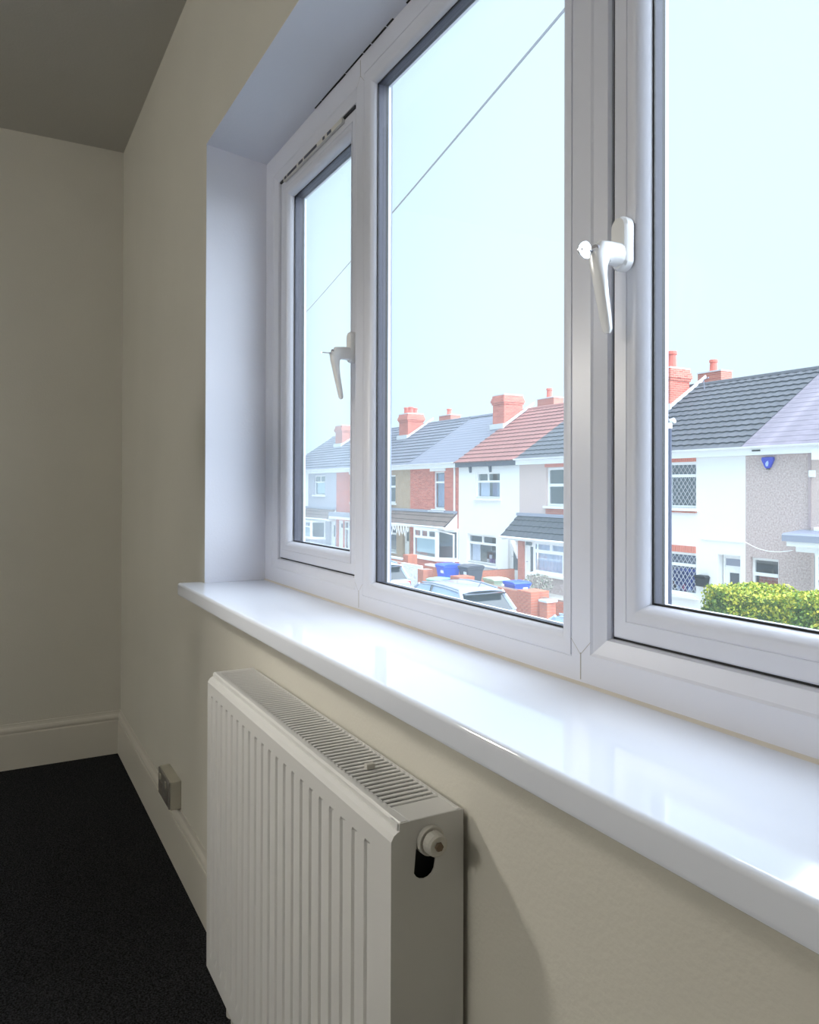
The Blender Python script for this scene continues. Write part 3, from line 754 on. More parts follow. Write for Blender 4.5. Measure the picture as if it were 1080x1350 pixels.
def bay(parent, x0, x1, yf, z0, z1, cant, rows, brickm=None, left=True, blind=None, fw=.07):
    """canted bay window"""
    b = bpy.data.objects.new('bay_window', None); C.objects.link(b); b.parent = parent
    house_window(b, (x0, x1, z0, z1), rows, y=yf, fw=fw, sill=False, name='front_light', room=False)
    for side_, xa, xb in ((1, x1, x1 + cant), (-1, x0, x0 - cant)):
        if side_ < 0 and not left: continue
        fm = MB()
        def P(t, z, o=0): return (xa + (xb - xa) * t, yf + (D - yf) * t + o, z)
        def bar(t0, t1, za, zb):
            fm.add([P(t0, za), P(t1, za), P(t1, zb), P(t0, zb), P(t0, za, .06), P(t1, za, .06), P(t1, zb, .06), P(t0, zb, .06)],
                   [(0, 1, 2, 3), (4, 5, 6, 7), (0, 1, 5, 4), (1, 2, 6, 5), (2, 3, 7, 6), (3, 0, 4, 7)])
        bar(0, .1, z0, z1); bar(.9, 1, z0, z1); bar(.1, .9, z0, z0 + fw); bar(.1, .9, z1 - fw, z1)
        lt = HB(fm).build('side_light', M['ext_white'], b, fix=False)
        pm = MB().add([P(.08, z0 + fw, .03), P(.92, z0 + fw, .03), P(.92, z1 - fw, .03), P(.08, z1 - fw, .03)], [(0, 1, 2, 3)])
        HB(pm).build('pane', M['house_glass'], lt, fix=False)
    poly = [(x0, yf + .01), (x1, yf + .01), (x1 + cant, D), (x0 - cant if left else x0, D)]
    wide = [(x0 - .05, yf - .07), (x1 + .05, yf - .07), (x1 + cant + .06, D), (x0 - (cant + .06 if left else 0), D)]
    HB(MB().prism(poly, 'z', G, z0 - .08)).build('bay_wall', brickm or M['brick'], b)
    HB(MB().prism(wide, 'z', z0 - .08, z0)).build('bay_sill', M['ext_white'], b)
    HB(MB().prism(poly, 'z', z1, z1 + .06)).build('bay_head', M['ext_white'], b)
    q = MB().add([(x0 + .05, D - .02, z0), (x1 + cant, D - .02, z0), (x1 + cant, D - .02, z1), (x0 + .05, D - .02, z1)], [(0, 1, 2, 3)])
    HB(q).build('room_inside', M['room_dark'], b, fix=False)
    if blind: curtain(b, x0 + .06, x1 - .02, z0 + blind[0], z1 - blind[1], y=yf + .14, m=blind[2], folds=1, amp=.004, name='blind')
    return b

# ---- house A: lilac grey render, far end seen in the narrow casement
XA0, XB0, XC0, XD0, XE0, XF0, XG0, XH0, XI0 = -43.73, -39.15, -34.55, -29.99, -25.53, -21.1, -15.9, -10.81, -5.6
A = house(XA0, XB0, 'lilac grey rendered terraced house with a tiled porch, at the far end of the row')
wa = (-42.75, -40.9, .62, 1.86)
facade_h(A, XA0, XB0, [wa, (-40.15, -39.3, -2.67, -.95)], M['grey_render'])
house_window(A, wa, [(.32, [.5, .5]), (.68, [1.0])], inside=1); curtain(A, wa[0] + .08, wa[1] - .08, wa[2] + .1, wa[2] + .8, m=M['blind'], folds=2, amp=.01)
roof(A, XA0, XB0, M['tile_grey']); fascia(A, XA0, XB0)
leanto(A, XA0 - .2, -39.2, 17.42, -.8, -.22, M['tile_brown'])
bay(A, -43.3, -41.45, 17.25, -2.05, -1.02, .65, [(.3, [.5, .5]), (.7, [1.0])], M['grey_render'], blind=(.08, .35, M['blind']))
ext_door(A, -40.15, -39.3, -2.67, -.95, (-39.86, -39.6, -1.9, -1.2))
chimney(A, -43.5, 1.1, 20.3, 21.4, 5.25, [], M['brick_old'])
# ---- house Z beyond, to continue the row
Z = house(-48.3, XA0, 'pale terraced house beyond the lilac grey one, mostly hidden by the window frame')
facade_h(Z, -48.3, XA0, [(-46.9, -45.2, .6, 1.85)], M['render_white']); house_window(Z, (-46.9, -45.2, .6, 1.85), [(.3, [.5, .5]), (.7, [1.0])])
roof(Z, -48.3, XA0, M['tile_grey']); fascia(Z, -48.3, XA0)

# ---- house B: red brick with white lintels beside A
B = house(XB0, XC0, 'red brick terraced house next to the lilac grey rendered one')
wb = (-37.0, -35.9, .25, 1.85)
wb2 = (-38.1, -36.5, -2.55, -.85)
facade_h(B, XB0, XC0, [wb, wb2, (-39.0, -38.15, -2.67, -.85)], M['brick'])
house_window(B, wb, [(.5, [1.0]), (.5, [1.0])], fw=.09); curtain(B, wb[0] + .08, wb[1] - .5, wb[2] + .1, wb[3] - .1, folds=3)
HB(MB().box(wb[0] - .25, wb[1] + .2, D - .05, D + .02, wb[3] + .01, 2.12)).build('lintel', M['ext_white'], B)
house_window(B, wb2, [(.25, [.35, .65]), (.75, [.35, .65])], fw=.1, sill=False); curtain(B, wb2[0] + .1, wb2[1] - .1, wb2[2] + .1, wb2[3] - .2, folds=6)
ext_door(B, -39.0, -38.15, -2.67, -.85, (-38.75, -38.4, -1.3, -1.05))
HB(MB().box(XB0 + .02, XC0, D - .5, D, -.75, -.6)).build('flat_canopy', M['ext_white'], B)
HB(MB().box(XB0 + .02, XC0, D - .52, D, -.6, -.36)).build('canopy_top', M['lead'], B)
roof(B, XB0, XC0, M['tile_grey']); fascia(B, XB0, XC0)
chimney(B, -34.5, 1.05, 20.35, 21.35, 5.28, [(.3, .3, 1), (.72, .35, 1), (.5, .75, .95)], M['brick'])
# rear chimney showing over the ridge
chimney(B, -34.2, 1.3, 23.0, 23.7, 5.32, [(.45, .5, .85)], M['brick_old'], base=4.4, corbel=False, flash=False, poth=.5)

# ---- house C: tan render
Cc = house(XC0, XD0, 'tan rendered terraced house sharing a brown tiled porch roof with the brick one')
wc = (-33.3, -31.55, .3, 1.75); wc2 = (-33.6, -31.45, -2.2, -.85)
facade_h(Cc, XC0, XD0, [wc, wc2, (-30.75, -30.1, -2.67, -.9)], M['brown'])
house_window(Cc, wc, [(.4, [.5, .5]), (.6, [.5, .5])], fw=.08); house_window(Cc, wc2, [(.3, [.5, .5]), (.7, [1.0])], fw=.08)
ext_door(Cc, -30.75, -30.1, -2.67, -.9, (-30.6, -30.3, -1.6, -1.1))
roof(Cc, XC0, XD0, M['tile_grey']); fascia(Cc, XC0, XD0)
leanto(Cc, XC0, XD0 + .0, 17.3, -.66, -.05, M['tile_brown'], gable_r=False)
# ---- house D: red brick, slate roof
Dh = house(XD0, XE0, 'red brick terraced house with a blue grey slate roof and a white bay window')
wd = (-27.75, -26.75, .1, 1.86)
facade_h(Dh, XD0, XE0, [wd], M['brick'])
house_window(Dh, wd, [(.27, [1.0]), (.73, [1.0])], fw=.075)
HB(MB().box(wd[0] - .25, wd[1] + .12, D - .05, D + .02, wd[3] + .01, 2.1)).build('lintel', M['ext_white'], Dh)
HB(MB().box(wd[0] - .3, wd[1] + .12, D - .14, D + .03, -.02, wd[2] - .09)).build('stone_sill', M['ext_white'], Dh)
curtain(Dh, wd[0] + .1, wd[1] - .1, wd[2] + .1, wd[3] - .1, folds=3, m=mat('blue_grey_curtain', (150, 158, 190), .9))
roof(Dh, XD0, XE0, M['slate'], expo=.26, wave=.0, thick=.012); fascia(Dh, XD0, XE0)
leanto(Dh, XD0, XE0 - .1, 17.3, -.66, -.05, M['tile_brown'], gable_r=True)
bay(Dh, -28.3, -26.25, 17.25, -2.13, -.80, .75, [(.26, [.33, .34, .33]), (.74, [1.0])], M['brick'], blind=(.22, .36, M['blind']), fw=.09)
downpipe(Dh, -25.8, -.1, 2.1)
HB(MB().tube([(-26.3, 17.2, -.79), (-25.55, 17.75, -1.0), (-25.55, 17.75, -2.4)], .045, 8)).build('downpipe', M['ext_white'], Dh)
# ---- house E: white, red tile roof
E_ = house(XE0, XF0, 'white rendered terraced house with a red clay tile roof')
we = (-24.2, -22.42, .66, 1.76); we2 = (-24.84, -22.68, -2.14, -.9)
facade_h(E_, XE0, XF0, [we, we2, (-21.85, -21.12, -2.67, -.68)], M['render_white'])
w1 = house_window(E_, we, [(.34, [.47, .53]), (.66, [1.0])], fw=.075); curtain(E_, we[0] + .08, we[0] + .75, we[2] + .08, we[2] + .7, folds=4); curtain(E_, we[0] + .95, we[1] - .2, we[2] + .08, we[2] + .7, folds=2, m=mat('grey_curtain', (168, 172, 192), .9))
w2 = house_window(E_, we2, [(.28, [.5, .5]), (.72, [1.0])], fw=.08); curtain(E_, we2[0] + .08, we2[0] + .7, we2[2] + .08, we2[2] + .85, folds=4)
HB(MB().box(we2[0] - .1, we2[1] + .1, D - .1, D + .02, we2[2] - .14, we2[2] - .09)).build('sill_shadow_strip', M['lead'], w2)  # grey strip standing in for the shadow under the sill
for i in range(4): HB(MB().box(we2[0] + 1.1 + i * .2, we2[0] + 1.25 + i * .2, D + .3, D + .42, we2[2] + .06, we2[2] + .2 + .05 * (i % 2))).build('sill_ornament', M['purple'] if i % 3 else M['ext_white'], w2)
HB(MB().box(we2[0] + .75, we2[1], D + .9, D + 1.0, we2[2] + .25, we2[2] + .5)).build('sofa_back', M['room_dark'], w2)
ext_door(E_, -21.85, -21.12, -2.67, -.68, (-21.68, -21.28, -2.2, -1.15))
HB(MB().box(-23.12, -22.94, D - .02, D, -1.86, -1.70)).build('number_plate', M['lead'], E_)
roof(E_, XE0, XF0, M['tile_red']); fascia(E_, XE0, XF0, dark=True, gut=False)
for bx in (-24.55, -23.05):
    HB(MB().prism([(D - .24, 2.1), (D, 2.1), (D, 1.75), (D - .06, 1.75), (D - .1, 1.98)], 'x', bx - .05, bx + .05)).build('eaves_bracket', M['dark_fascia'], E_)
chimney(E_, -25.28, .9, 20.3, 21.35, 5.38, [], M['brick'], base=3.2)
chimney(E_, -25.4, 1.25, 23.3, 23.9, 5.45, [(.45, .5, 1)], M['brick_old'], base=4.4, corbel=False, flash=False, poth=.52)
# ---- house F: pebbledash, dark tiles, tiled porch
Fh = house(XF0, XG0, 'beige pebbledashed terraced house with a dark tiled porch over net-curtained window')
wf = (-19.45, -16.55, .42, 1.86); wf2 = (-19.3, -16.6, -2.0, -.72)
facade_h(Fh, XF0, XG0, [wf, (-20.75, -19.9, -2.67, -.72)], M['pebble2'])
w3 = house_window(Fh, wf, [(.45, [.5, .5]), (.55, [.5, .5])], fw=.09)
HB(MB().box(-19.2 + .5, -18.15 - .2, D + .45, D + .5, .6, 1.6)).build('mirror_back', M['wood'], w3)
br_me = MB().box(0, .066, -.02, .05, 0, .2).mesh('brick', M['brick_red'])
x = wf[0] - .05
while x < wf[1]: piece('brick', br_me, Fh, (x - OFF[0], D - OFF[1] - .012, 1.875 - OFF[2])); x += .076
HB(MB().box(wf[0] - .02, wf[1], D - .012, D, .12, .32)).build('brick_apron', M['brick_old'], Fh)
roof(Fh, XF0, XG0, M['tile_dark']); fascia(Fh, XF0, XG0)
leanto(Fh, XF0 - .05, XG0, 17.15, -.78, .02, M['tile_dark'], gable_r=False, gable_l=True)
ext_door(Fh, -19.9, -19.27, -2.67, -.78, (-19.6, -19.42, -2.1, -1.1), y=17.35)
HB(MB().box(-19.82, -19.5, 17.33, 17.345, -1.05, -.86)).build('fan_light', M['grey_glass'], Fh)
house_window(Fh, (-19.25, -16.4, -2.02, -.86), [(.27, [.34, .33, .33]), (.73, [.6, .4])], y=17.25, fw=.1, sill=False, room=False, name='porch_window')
curtain(Fh, -19.15, -16.5, -1.95, -.9, y=17.42, folds=14, amp=.02)
HB(MB().box(-19.4, -16.2, 17.2, D, -2.67, -2.1)).build('porch_wall', M['pebble'], Fh)
HB(MB().box(-19.45, -16.2, 17.1, 17.5, -2.1, -2.02)).build('porch_sill', M['ext_white'], Fh)
HB(MB().box(-20.2, -19.9, 17.25, 17.5, -2.67, -.9)).build('brick_pier', M['brick_old'], Fh)
HB(MB().prism([(17.26, -.9), (17.26, -1.6), (17.22, -1.5), (16.95, -.98), (16.95, -.9)], 'x', -20.28, -20.2)).build('porch_bracket', M['ext_white'], Fh)
# ---- house G: white with leaded windows and brick arches
Gh = house(XG0, XH0, 'white rendered terraced house with diamond leaded windows under brick arches')
wg = (-14.6, -12.5, .5, 1.88); wg2 = (-14.6, -12.5, -2.12, -.85); dg_ = (-11.75, -10.98, -2.67, -.8)
facade_h(Gh, XG0, XH0, [wg, wg2, dg_], M['render_white'])
def leading(parent, r, y):
    x0, x1, z0, z1 = r; mb = MB(); st = .16
    def seg(xa, za, xb, zb):
        dx, dz = xb - xa, zb - za; l = math.hypot(dx, dz); nx, nz = -dz / l * .008, dx / l * .008
        mb.add([(xa + nx, y, za + nz), (xa - nx, y, za - nz), (xb - nx, y, zb - nz), (xb + nx, y, zb + nz), (xa + nx, y - .006, za + nz), (xa - nx, y - .006, za - nz), (xb - nx, y - .006, zb - nz), (xb + nx, y - .006, zb + nz)],
               [(0, 1, 2, 3), (7, 6, 5, 4), (0, 4, 5, 1), (2, 6, 7, 3)])
    k = 1.35; n = int((x1 - x0) / st) + int((z1 - z0) / (st * k)) + 2
    for i in range(-n, n):
        for s in (1, -1):
            # line: x = x0 + i*st + s*t, z = z0 + k*t ; clip
            ta, tb = 0, (z1 - z0) / k; xb0 = x0 + i * st if s > 0 else x1 - i * st
            lo, hi = ta, tb
            if s > 0: lo = max(lo, x0 - xb0); hi = min(hi, x1 - xb0)
            else: lo = max(lo, xb0 - x1); hi = min(hi, xb0 - x0)
            if hi - lo > .03: seg(xb0 + s * lo, z0 + k * lo, xb0 + s * hi, z0 + k * hi)
    return HB(mb).build('leading', M['lead_came'], parent, fix=False)
for r in (wg, wg2):
    wn = house_window(Gh, r, [(.27, [.5, .5]), (.73, [.5, .5])], fw=.075)
    h = r[3] - r[2] - .15; zs_ = r[3] - .075 - h * .27
    leading(wn, (r[0] + .075, r[1] - .075, r[2] + .075, zs_ - .05), D + WY + .018); leading(wn, (r[0] + .075, r[1] - .075, zs_ + .05, r[3] - .075), D + WY + .018)
    curtain(wn, r[0] + .1, r[0] + .7, r[2] + .1, r[3] - .3, folds=4, m=mat('dim_curtain', (150, 150, 170), .9))
    x = r[0] - .02
    while x < r[1]: piece('brick', br_me, Gh, (x - OFF[0], D - OFF[1] - .012, r[3] + .01 - OFF[2])); x += .076
    if r is wg2:
        for i in range(4): HB(MB().tube([(-13.4 + i * .22, D + .28, r[2] + .06), (-13.4 + i * .22, D + .28, r[2] + .15), (-13.4 + i * .22, D + .28, r[2] + .2 + .08 * (i % 2))], [.06, .07, .03], 8)).build('sill_ornament', [M['ext_white'], M['pot'], M['ext_white'], M['lead']][i], wn)
HB(MB().box(wg[0] - .05, wg[1] + .03, D - .05, D + .02, wg[2] - .14, wg[2] - .091)).build('brick_sill', M['brick_old'], Gh)
ext_door(Gh, -11.70, -11.0, -2.67, -.82, (-11.5, -11.18, -1.9, -1.32), y=D + .2)
HB(MB().box(-11.62, -11.05, D + .215, D + .23, -1.12, -.92)).build('fan_light', M['lead'], Gh)
HB(MB().box(-12.3, -10.85, D - .03, D, -.42, -.38)).build('string_course', M['ext_white'], Gh)
roof(Gh, XG0, XH0, M['tile_dark']); fascia(Gh, XG0, XH0)
chimney(Gh, -15.52, 1.0, 20.25, 21.2, 5.27, [(.3, .3, 1), (.8, .3, 1)], M['brick'], poth=.62, potr=1.2)
chimney(Gh, -15.72, 1.05, 23.1, 23.7, 5.42, [(.45, .5, 1)], M['brick_old'], base=4.4, corbel=False, flash=False, poth=.5)
HB(MB().tube([(-14.95, 21.3, 4.5), (-14.95, 21.25, 4.85), (-14.7, 21.2, 4.9)], .02, 6)).build('aerial_bracket', M['lead'], Gh)
# ---- house H: pinkish pebbledash, purple slate roof
Hh = house(XH0, XI0, 'pinkish pebbledashed house with a purple slate roof and flat bay canopy')
wh = (-10.65, -9.8, -1.95, -.8)
facade_h(Hh, XH0, XI0, [wh], M['pebble'])
house_window(Hh, wh, [(.38, [1.0]), (.62, [1.0])], fw=.075); curtain(Hh, wh[0] + .1, wh[1] - .1, wh[2] + .1, -1.28, folds=2, m=M['brick_old'])
roof(Hh, XH0, XI0, M['slate_purple'], expo=.27, wave=0, thick=.012); fascia(Hh, XH0, XI0)
HB(MB().box(-8.93, -8.86, D - .05, D, .1, 2.0)).build('downpipe', mat('pinkish_pipe', (176, 158, 160), .7), Hh)
HB(MB().box(-8.86, XI0, D - .03, D, -2.67, 2.03)).build('raised_pebbledash', M['pebble2'], Hh)
HB(MB().box(-8.72, -8.35, D - .24, D - .02, 1.82, 2.1)).build('hopper_box', M['ext_white'], Hh)
HB(MB().box(-10.45, -10.2, D - .22, D - .2, 2.1, 2.14)).build('eaves_vent', M['blackbox'], Hh)
for bz, bx in ((1.47, -8.82), (.02, -8.68)):
    HB(MB().box(bx - .09, bx + .09, D - .08, D, bz - .09, bz + .09)).build('junction_box', M['ext_white'], Hh, bevel=.02)
HB(MB().prism([(17.2, -.24), (D, -.24), (D, .03), (17.25, -.04), (17.2, -.08)], 'x', -9.15, XI0)).build('bay_canopy', M['lead'], Hh)
HB(MB().box(-9.05, XI0, 17.25, D, -.36, -.24)).build('canopy_moulding', M['ext_white'], Hh)
bay(Hh, -8.35, -6.4, 17.35, -1.5, -.5, .45, [(.62, [.5, .5]), (.38, [.5, .5])], M['ext_white'], fw=.08)
HB(MB().box(-8.9, XI0, 17.4, D, -.5, -.36)).build('bay_frieze', M['ext_white'], Hh)
cb = [(-10.81 + i * .09, D - .04 - .1 * math.sin(math.pi * i / 16), -.33 - .26 * math.sin(math.pi * i / 24 + .2)) for i in range(17)]
HB(MB().tube(cb, .012, 5)).build('wall_cable', M['ext_white'], Hh)
# right-hand continuation of the row, outside the frame
I_ = house(XI0, -.5, 'white terraced house continuing the row past the pinkish one')
facade_h(I_, XI0, -.5, [(-4.5, -2.6, .5, 1.85)], M['render_white']); house_window(I_, (-4.5, -2.6, .5, 1.85), [(.3, [.5, .5]), (.7, [1.0])])
roof(I_, XI0, -.5, M['tile_dark']); fascia(I_, XI0, -.5)

# ---- things on and around the houses
al = empty('alarm_box', (-10.08, D, 1.79), 'blue shield-shaped alarm box high on the pinkish pebbledashed wall', 'alarm')
MB().prism([(-.17, .15), (.17, .15), (.185, .08), (.08, -.13), (.04, -.16), (-.04, -.16), (-.08, -.13), (-.185, .08)], 'y', -.09, 0).build('housing', M['alarm'], al, bevel=.02)
MB().prism([(-.02, .02), (.03, .05), (.05, -.02), (.03, -.1), (-.03, -.1), (-.05, -.03)], 'y', -.097, -.0905).build('emblem', mat('pale_blue_print', (170, 190, 240), .4), al)
MB().box(-.04, .04, -.08, -.01, -.185, -.161).build('strobe', M['blackbox'], al)
pb = empty('post_box', (-12.2, D, -1.52), 'black tapered box fixed to the white wall at the left end of the hedge', 'box')
MB().prism([(-.15, -.26), (.15, -.26), (.2, 0), (-.2, 0)], 'y', -.2, 0).build('body', M['blackbox'], pb, bevel=.02)
MB().prism([(-.23, 0), (.23, 0), (.16, .07), (-.16, .07)], 'y', -.23, 0).build('lid', M['blackbox'], pb, bevel=.015)

def brick_wall(name, label, x0, y0, x1, y1, zt, z0=G, th=.22, m='brick_pieces', cop=None, group=None):
    """garden wall along x or y laid from separate bricks on a mortar core"""
    cx_, cy = (x0 + x1) / 2, (y0 + y1) / 2; L = math.hypot(x1 - x0, y1 - y0); rz = math.atan2(y1 - y0, x1 - x0)
    wl = empty(name, (cx_, cy, z0), label, 'wall', group, rz=rz)
    H_ = zt - z0; nr = max(2, int(round(H_ / .078))); rh = H_ / nr; nb_ = max(1, int(round(L / .228))); bw = L / nb_
    while nr * nb_ > 290: nb_ = int(nb_ * .9); bw = L / nb_
    MB().box(-L / 2 + .012, L / 2 - .012, -th / 2 + .012, th / 2 - .012, 0, H_ - .005).build('mortar_core', M['mortar'], wl)
    full = MB().box(-bw / 2 + .006, bw / 2 - .006, -th / 2, th / 2, .005, rh - .005).mesh('brick', M[m])
    half = MB().box(-bw / 4 + .006, bw / 4 - .006, -th / 2, th / 2, .005, rh - .005).mesh('brick', M[m])
    for r in range(nr):
        if r % 2 == 0:
            for i in range(nb_): piece('brick', full, wl, (-L / 2 + (i + .5) * bw, random.uniform(-.003, .003), r * rh))
        else:
            piece('brick', half, wl, (-L / 2 + bw / 4, 0, r * rh)); piece('brick', half, wl, (L / 2 - bw / 4, 0, r * rh))
            for i in range(nb_ - 1): piece('brick', full, wl, (-L / 2 + (i + 1) * bw, random.uniform(-.003, .003), r * rh))
    if cop: MB().box(-L / 2 - .03, L / 2 + .03, -th / 2 - .04, th / 2 + .04, H_, H_ + .06).build('coping', M[cop], wl)
    return wl
def pier(name, label, x, y, zt, s=.36, m='brick_pieces', cop=None):
    return brick_wall(name, label, x - s / 2, y, x + s / 2, y, zt, th=s, m=m, cop=cop)
brick_wall('garden_wall', 'orange brick front garden wall behind the silver car', -18.0, 13.55, -15.0, 13.55, -1.98)
brick_wall('garden_wall', 'low brick front wall right of the wide garden pier', -14.15, 13.55, -12.4, 13.55, -2.05)
pier('garden_pier', 'wide square brick pier in the middle of the orange front wall', -14.58, 13.55, -1.9, s=.66)
pier('garden_pier', 'narrow brick pier with a pale cap in front of the beige house', -13.2, 12.98, -2.02, s=.3, cop='flash')
pier('garden_pier', 'short brick pier beside the dark grey bin', -18.6, 13.7, -1.9, s=.6)
brick_wall('garden_wall', 'low brick wall between the white house and beige house gardens', -21.1, 14.4, -21.1, 17.7, -2.08)
pier('garden_pier', 'brick pier at the end of the pierced white block wall', -20.75, 13.5, -1.86, s=.42)
brick_wall('garden_wall', 'red brick wall beside the pale blue car', -24.6, 13.9, -22.75, 13.9, -1.86)
brick_wall('garden_wall', 'white-capped brick wall behind the pierced blocks', -22.4, 14.6, -20.4, 14.6, -1.92, cop='ext_white')
brick_wall('garden_wall', 'brick wall in front of the bay window of the red brick house', -27.5, 15.2, -25.3, 15.2, -2.0, cop='flash')
pier('garden_pier', 'brick pier standing under the string of icicle lights', -24.95, 15.2, -1.72, s=.45)
# pierced screen block wall
sb = empty('screen_block_wall', (-21.75, 13.5, G), 'white pierced decorative block wall beside the blue bin', 'wall')
bk = MB(); s = .29
for a, b, c, d in ((0, s, 0, .035), (0, s, s - .035, s), (0, .035, .035, s - .035), (s - .035, s, .035, s - .035)): bk.box(a, b, -.045, .045, c, d)
for k in range(4):
    cx_, cz = (.085 if k % 2 == 0 else s - .085), (.085 if k < 2 else s - .085)
    vs = []
    for i in range(8):
        t = 2 * math.pi * i / 8
        vs.append((cx_ + .058 * math.cos(t), cz + .058 * math.sin(t)))
    for i in range(8):
        a, b = vs[i], vs[(i + 1) % 8]; a2 = (cx_ + (a[0] - cx_) * .68, cz + (a[1] - cz) * .68); b2 = (cx_ + (b[0] - cx_) * .68, cz + (b[1] - cz) * .68)
        bk.prism([a, b, b2, a2], 'y', -.045, .045)
bme = bk.mesh('screen_block', M['ext_white'])
for i in range(5):
    for j in range(3): piece('screen_block', bme, sb, (-.74 + i * .3, 0, .02 + j * .295))
# wheelie bins
def bin_(x, y, m, label, h=1.06, rz=0, cat='bin'):
    b = empty('wheelie_bin', (x, y, G), label, cat, None, rz=rz); k = h / 1.06
    mb = MB(); w0, d0, w1, d1 = .2, .22, .285, .34
    mb.add([(-w0, -d0, .04), (w0, -d0, .04), (w0, d0, .04), (-w0, d0, .04), (-w1, -d1, .96 * k), (w1, -d1, .96 * k), (w1, d1, .96 * k), (-w1, d1, .96 * k)],
           [(3, 2, 1, 0), (4, 5, 6, 7), (0, 1, 5, 4), (1, 2, 6, 5), (2, 3, 7, 6), (3, 0, 4, 7)])
    mb.box(-w1 - .02, w1 + .02, -d1 - .02, d1 + .02, .9 * k, .965 * k)
    mb.build('body', m, b, bevel=.02)
    MB().prism([(-d1 - .04, .97 * k), (d1 + .03, .97 * k), (d1 + .03, 1.02 * k), (d1 - .05, 1.06 * k), (-d1 + .1, 1.06 * k), (-d1 - .04, 1.01 * k)], 'x', -w1 - .03, w1 + .03).build('lid', m, b, bevel=.012)
    MB().tube([(-.22, d1 + .06, .95 * k), (.22, d1 + .06, .95 * k)], .018, 8).build('handle_bar', m, b)
    for sx in (-1, 1): MB().tube([(sx * .2, d0 + .03, .1), (sx * .25, d0 + .03, .1)], .1, 14).build('wheel', M['tyre'], b)
    MB().box(.02, .2, -d1 + .012, -d1 + .03, .74 * k, .84 * k).build('sticker', M['ext_white'], b)
    return b
bin_(-20.0, 14.0, M['blue_bin'], 'bright blue wheelie bin by the brick pier and pierced block wall')
bin_(-19.2, 14.45, M['black_bin'], 'dark grey wheelie bin just right of the bright blue one')
bin_(-19.25, 13.2, M['green_bin'], 'low mint green garden bin below the bright blue wheelie bin', h=.66, rz=.3)
bin_(-17.55, 14.35, M['olive_bin'], 'pale green bin lid showing over the orange garden wall', h=.78, rz=1.5)
bin_(-16.35, 14.3, M['blue_bin'], 'blue bin lying low behind the orange garden wall', h=.80, rz=1.5)

# shrubs
def leaf_cloud(n, box, size, seed, shell=None):
    rnd = random.Random(seed); vs = []; fs = []
    for i in range(n):
        while True:
            p = Vector((rnd.uniform(box[0], box[1]), rnd.uniform(box[2], box[3]), rnd.uniform(box[4], box[5])))
            if shell is None or shell(p): break
        a = Vector((rnd.gauss(0, 1), rnd.gauss(0, 1), rnd.gauss(0, 1))).normalized(); b = a.orthogonal().normalized()
        b = Matrix.Rotation(rnd.uniform(0, 6.28), 3, a) @ b
        l = size * rnd.uniform(.7, 1.3); wd = l * .32; o = len(vs); c = a.cross(b)
        vs += [p - b * l * .5, p + c * wd, p + b * l * .5, p - c * wd]
        fs += [(o, o + 1, o + 2, o + 3)]
    mb = MB(); mb.v = [tuple(v) for v in vs]; mb.f = fs; mb.mi = [0] * len(fs); return mb
def shrub(x, y, r, h, label, seed, mt='shrub'):
    t = empty('garden_shrub', (x, y, G), label, 'shrub')
    def sh(p): q = Vector((p.x / r, p.y / r, (p.z - h * .55) / (h * .5))); return .25 < q.length_squared < 1
    leaf_cloud(420, (-r, r, -r, r, 0, h * 1.05), .09, seed, sh).build('foliage', M[mt], t, fix=False)
    mb = MB()
    for k in range(6):
        a = k * 1.05; mb.tube([(0, 0, 0), (r * .35 * math.cos(a), r * .35 * math.sin(a), h * .5), (r * .6 * math.cos(a), r * .6 * math.sin(a), h * .9)], [.02, .014, .006], 5)
    mb.build('stem', M['timber'], t)
shrub(-17.9, 16.4, .55, .75, 'low grey twiggy shrub below the net-curtained window', 2)
shrub(-13.0, 14.3, .5, 1.15, 'sparse grey-green shrub at the right end of the low brick wall', 3)

# hedge
hd = empty('hedge', (-6.0, 13.6, G), 'clipped golden yellow-green privet hedge in front of the pinkish pebbledashed house', 'hedge')
hx0, hx1, hd0, hd1, hh = -2.08, 3.5, -.75, .75, 1.72
def bump(x): return .05 * math.sin(x * 2.1) + .04 * math.sin(x * 5.3 + 1) + .02 * math.sin(x * 11)
MB().prism([(hx0 + .15, .05), (hx1, .05), (hx1, hh - .16), (hx0 + .45, hh - .16), (hx0 + .15, hh - .55)], 'y', hd0 + .12, hd1 - .12).build('branches', M['hedge_core'], hd)
def edge(p):
    top = hh + bump(p.x); l = hx0 + (.22 * max(0, (p.z - 1.1) / .6) ** 2) + .04 * math.sin(p.z * 7)
    if p.z > top or p.x < l: return False
    f = hd0 + .04 * math.sin(p.x * 4.1 + p.z * 3)
    if p.y < f: return False
    return p.z > top - .14 or p.y < f + .14 or p.x < l + .16
def up(p): return edge(p) and p.z > 1.05 + .35 * math.sin(p.x * 2.7) + .25 * math.sin(p.x * 7.1) 
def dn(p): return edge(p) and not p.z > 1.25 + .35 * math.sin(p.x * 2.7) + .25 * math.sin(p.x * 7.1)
fo = leaf_cloud(15000, (hx0, hx1, hd0 - .05, hd1, .3, hh + .12), .075, 11, up).build('foliage', M['hedge'], hd, fix=False)
tag(leaf_cloud(9000, (hx0, hx1, hd0 - .05, hd1, .05, 1.7), .075, 12, dn).build('foliage', M['hedge_low'], hd, fix=False), 'greener leaves lower down the hedge')

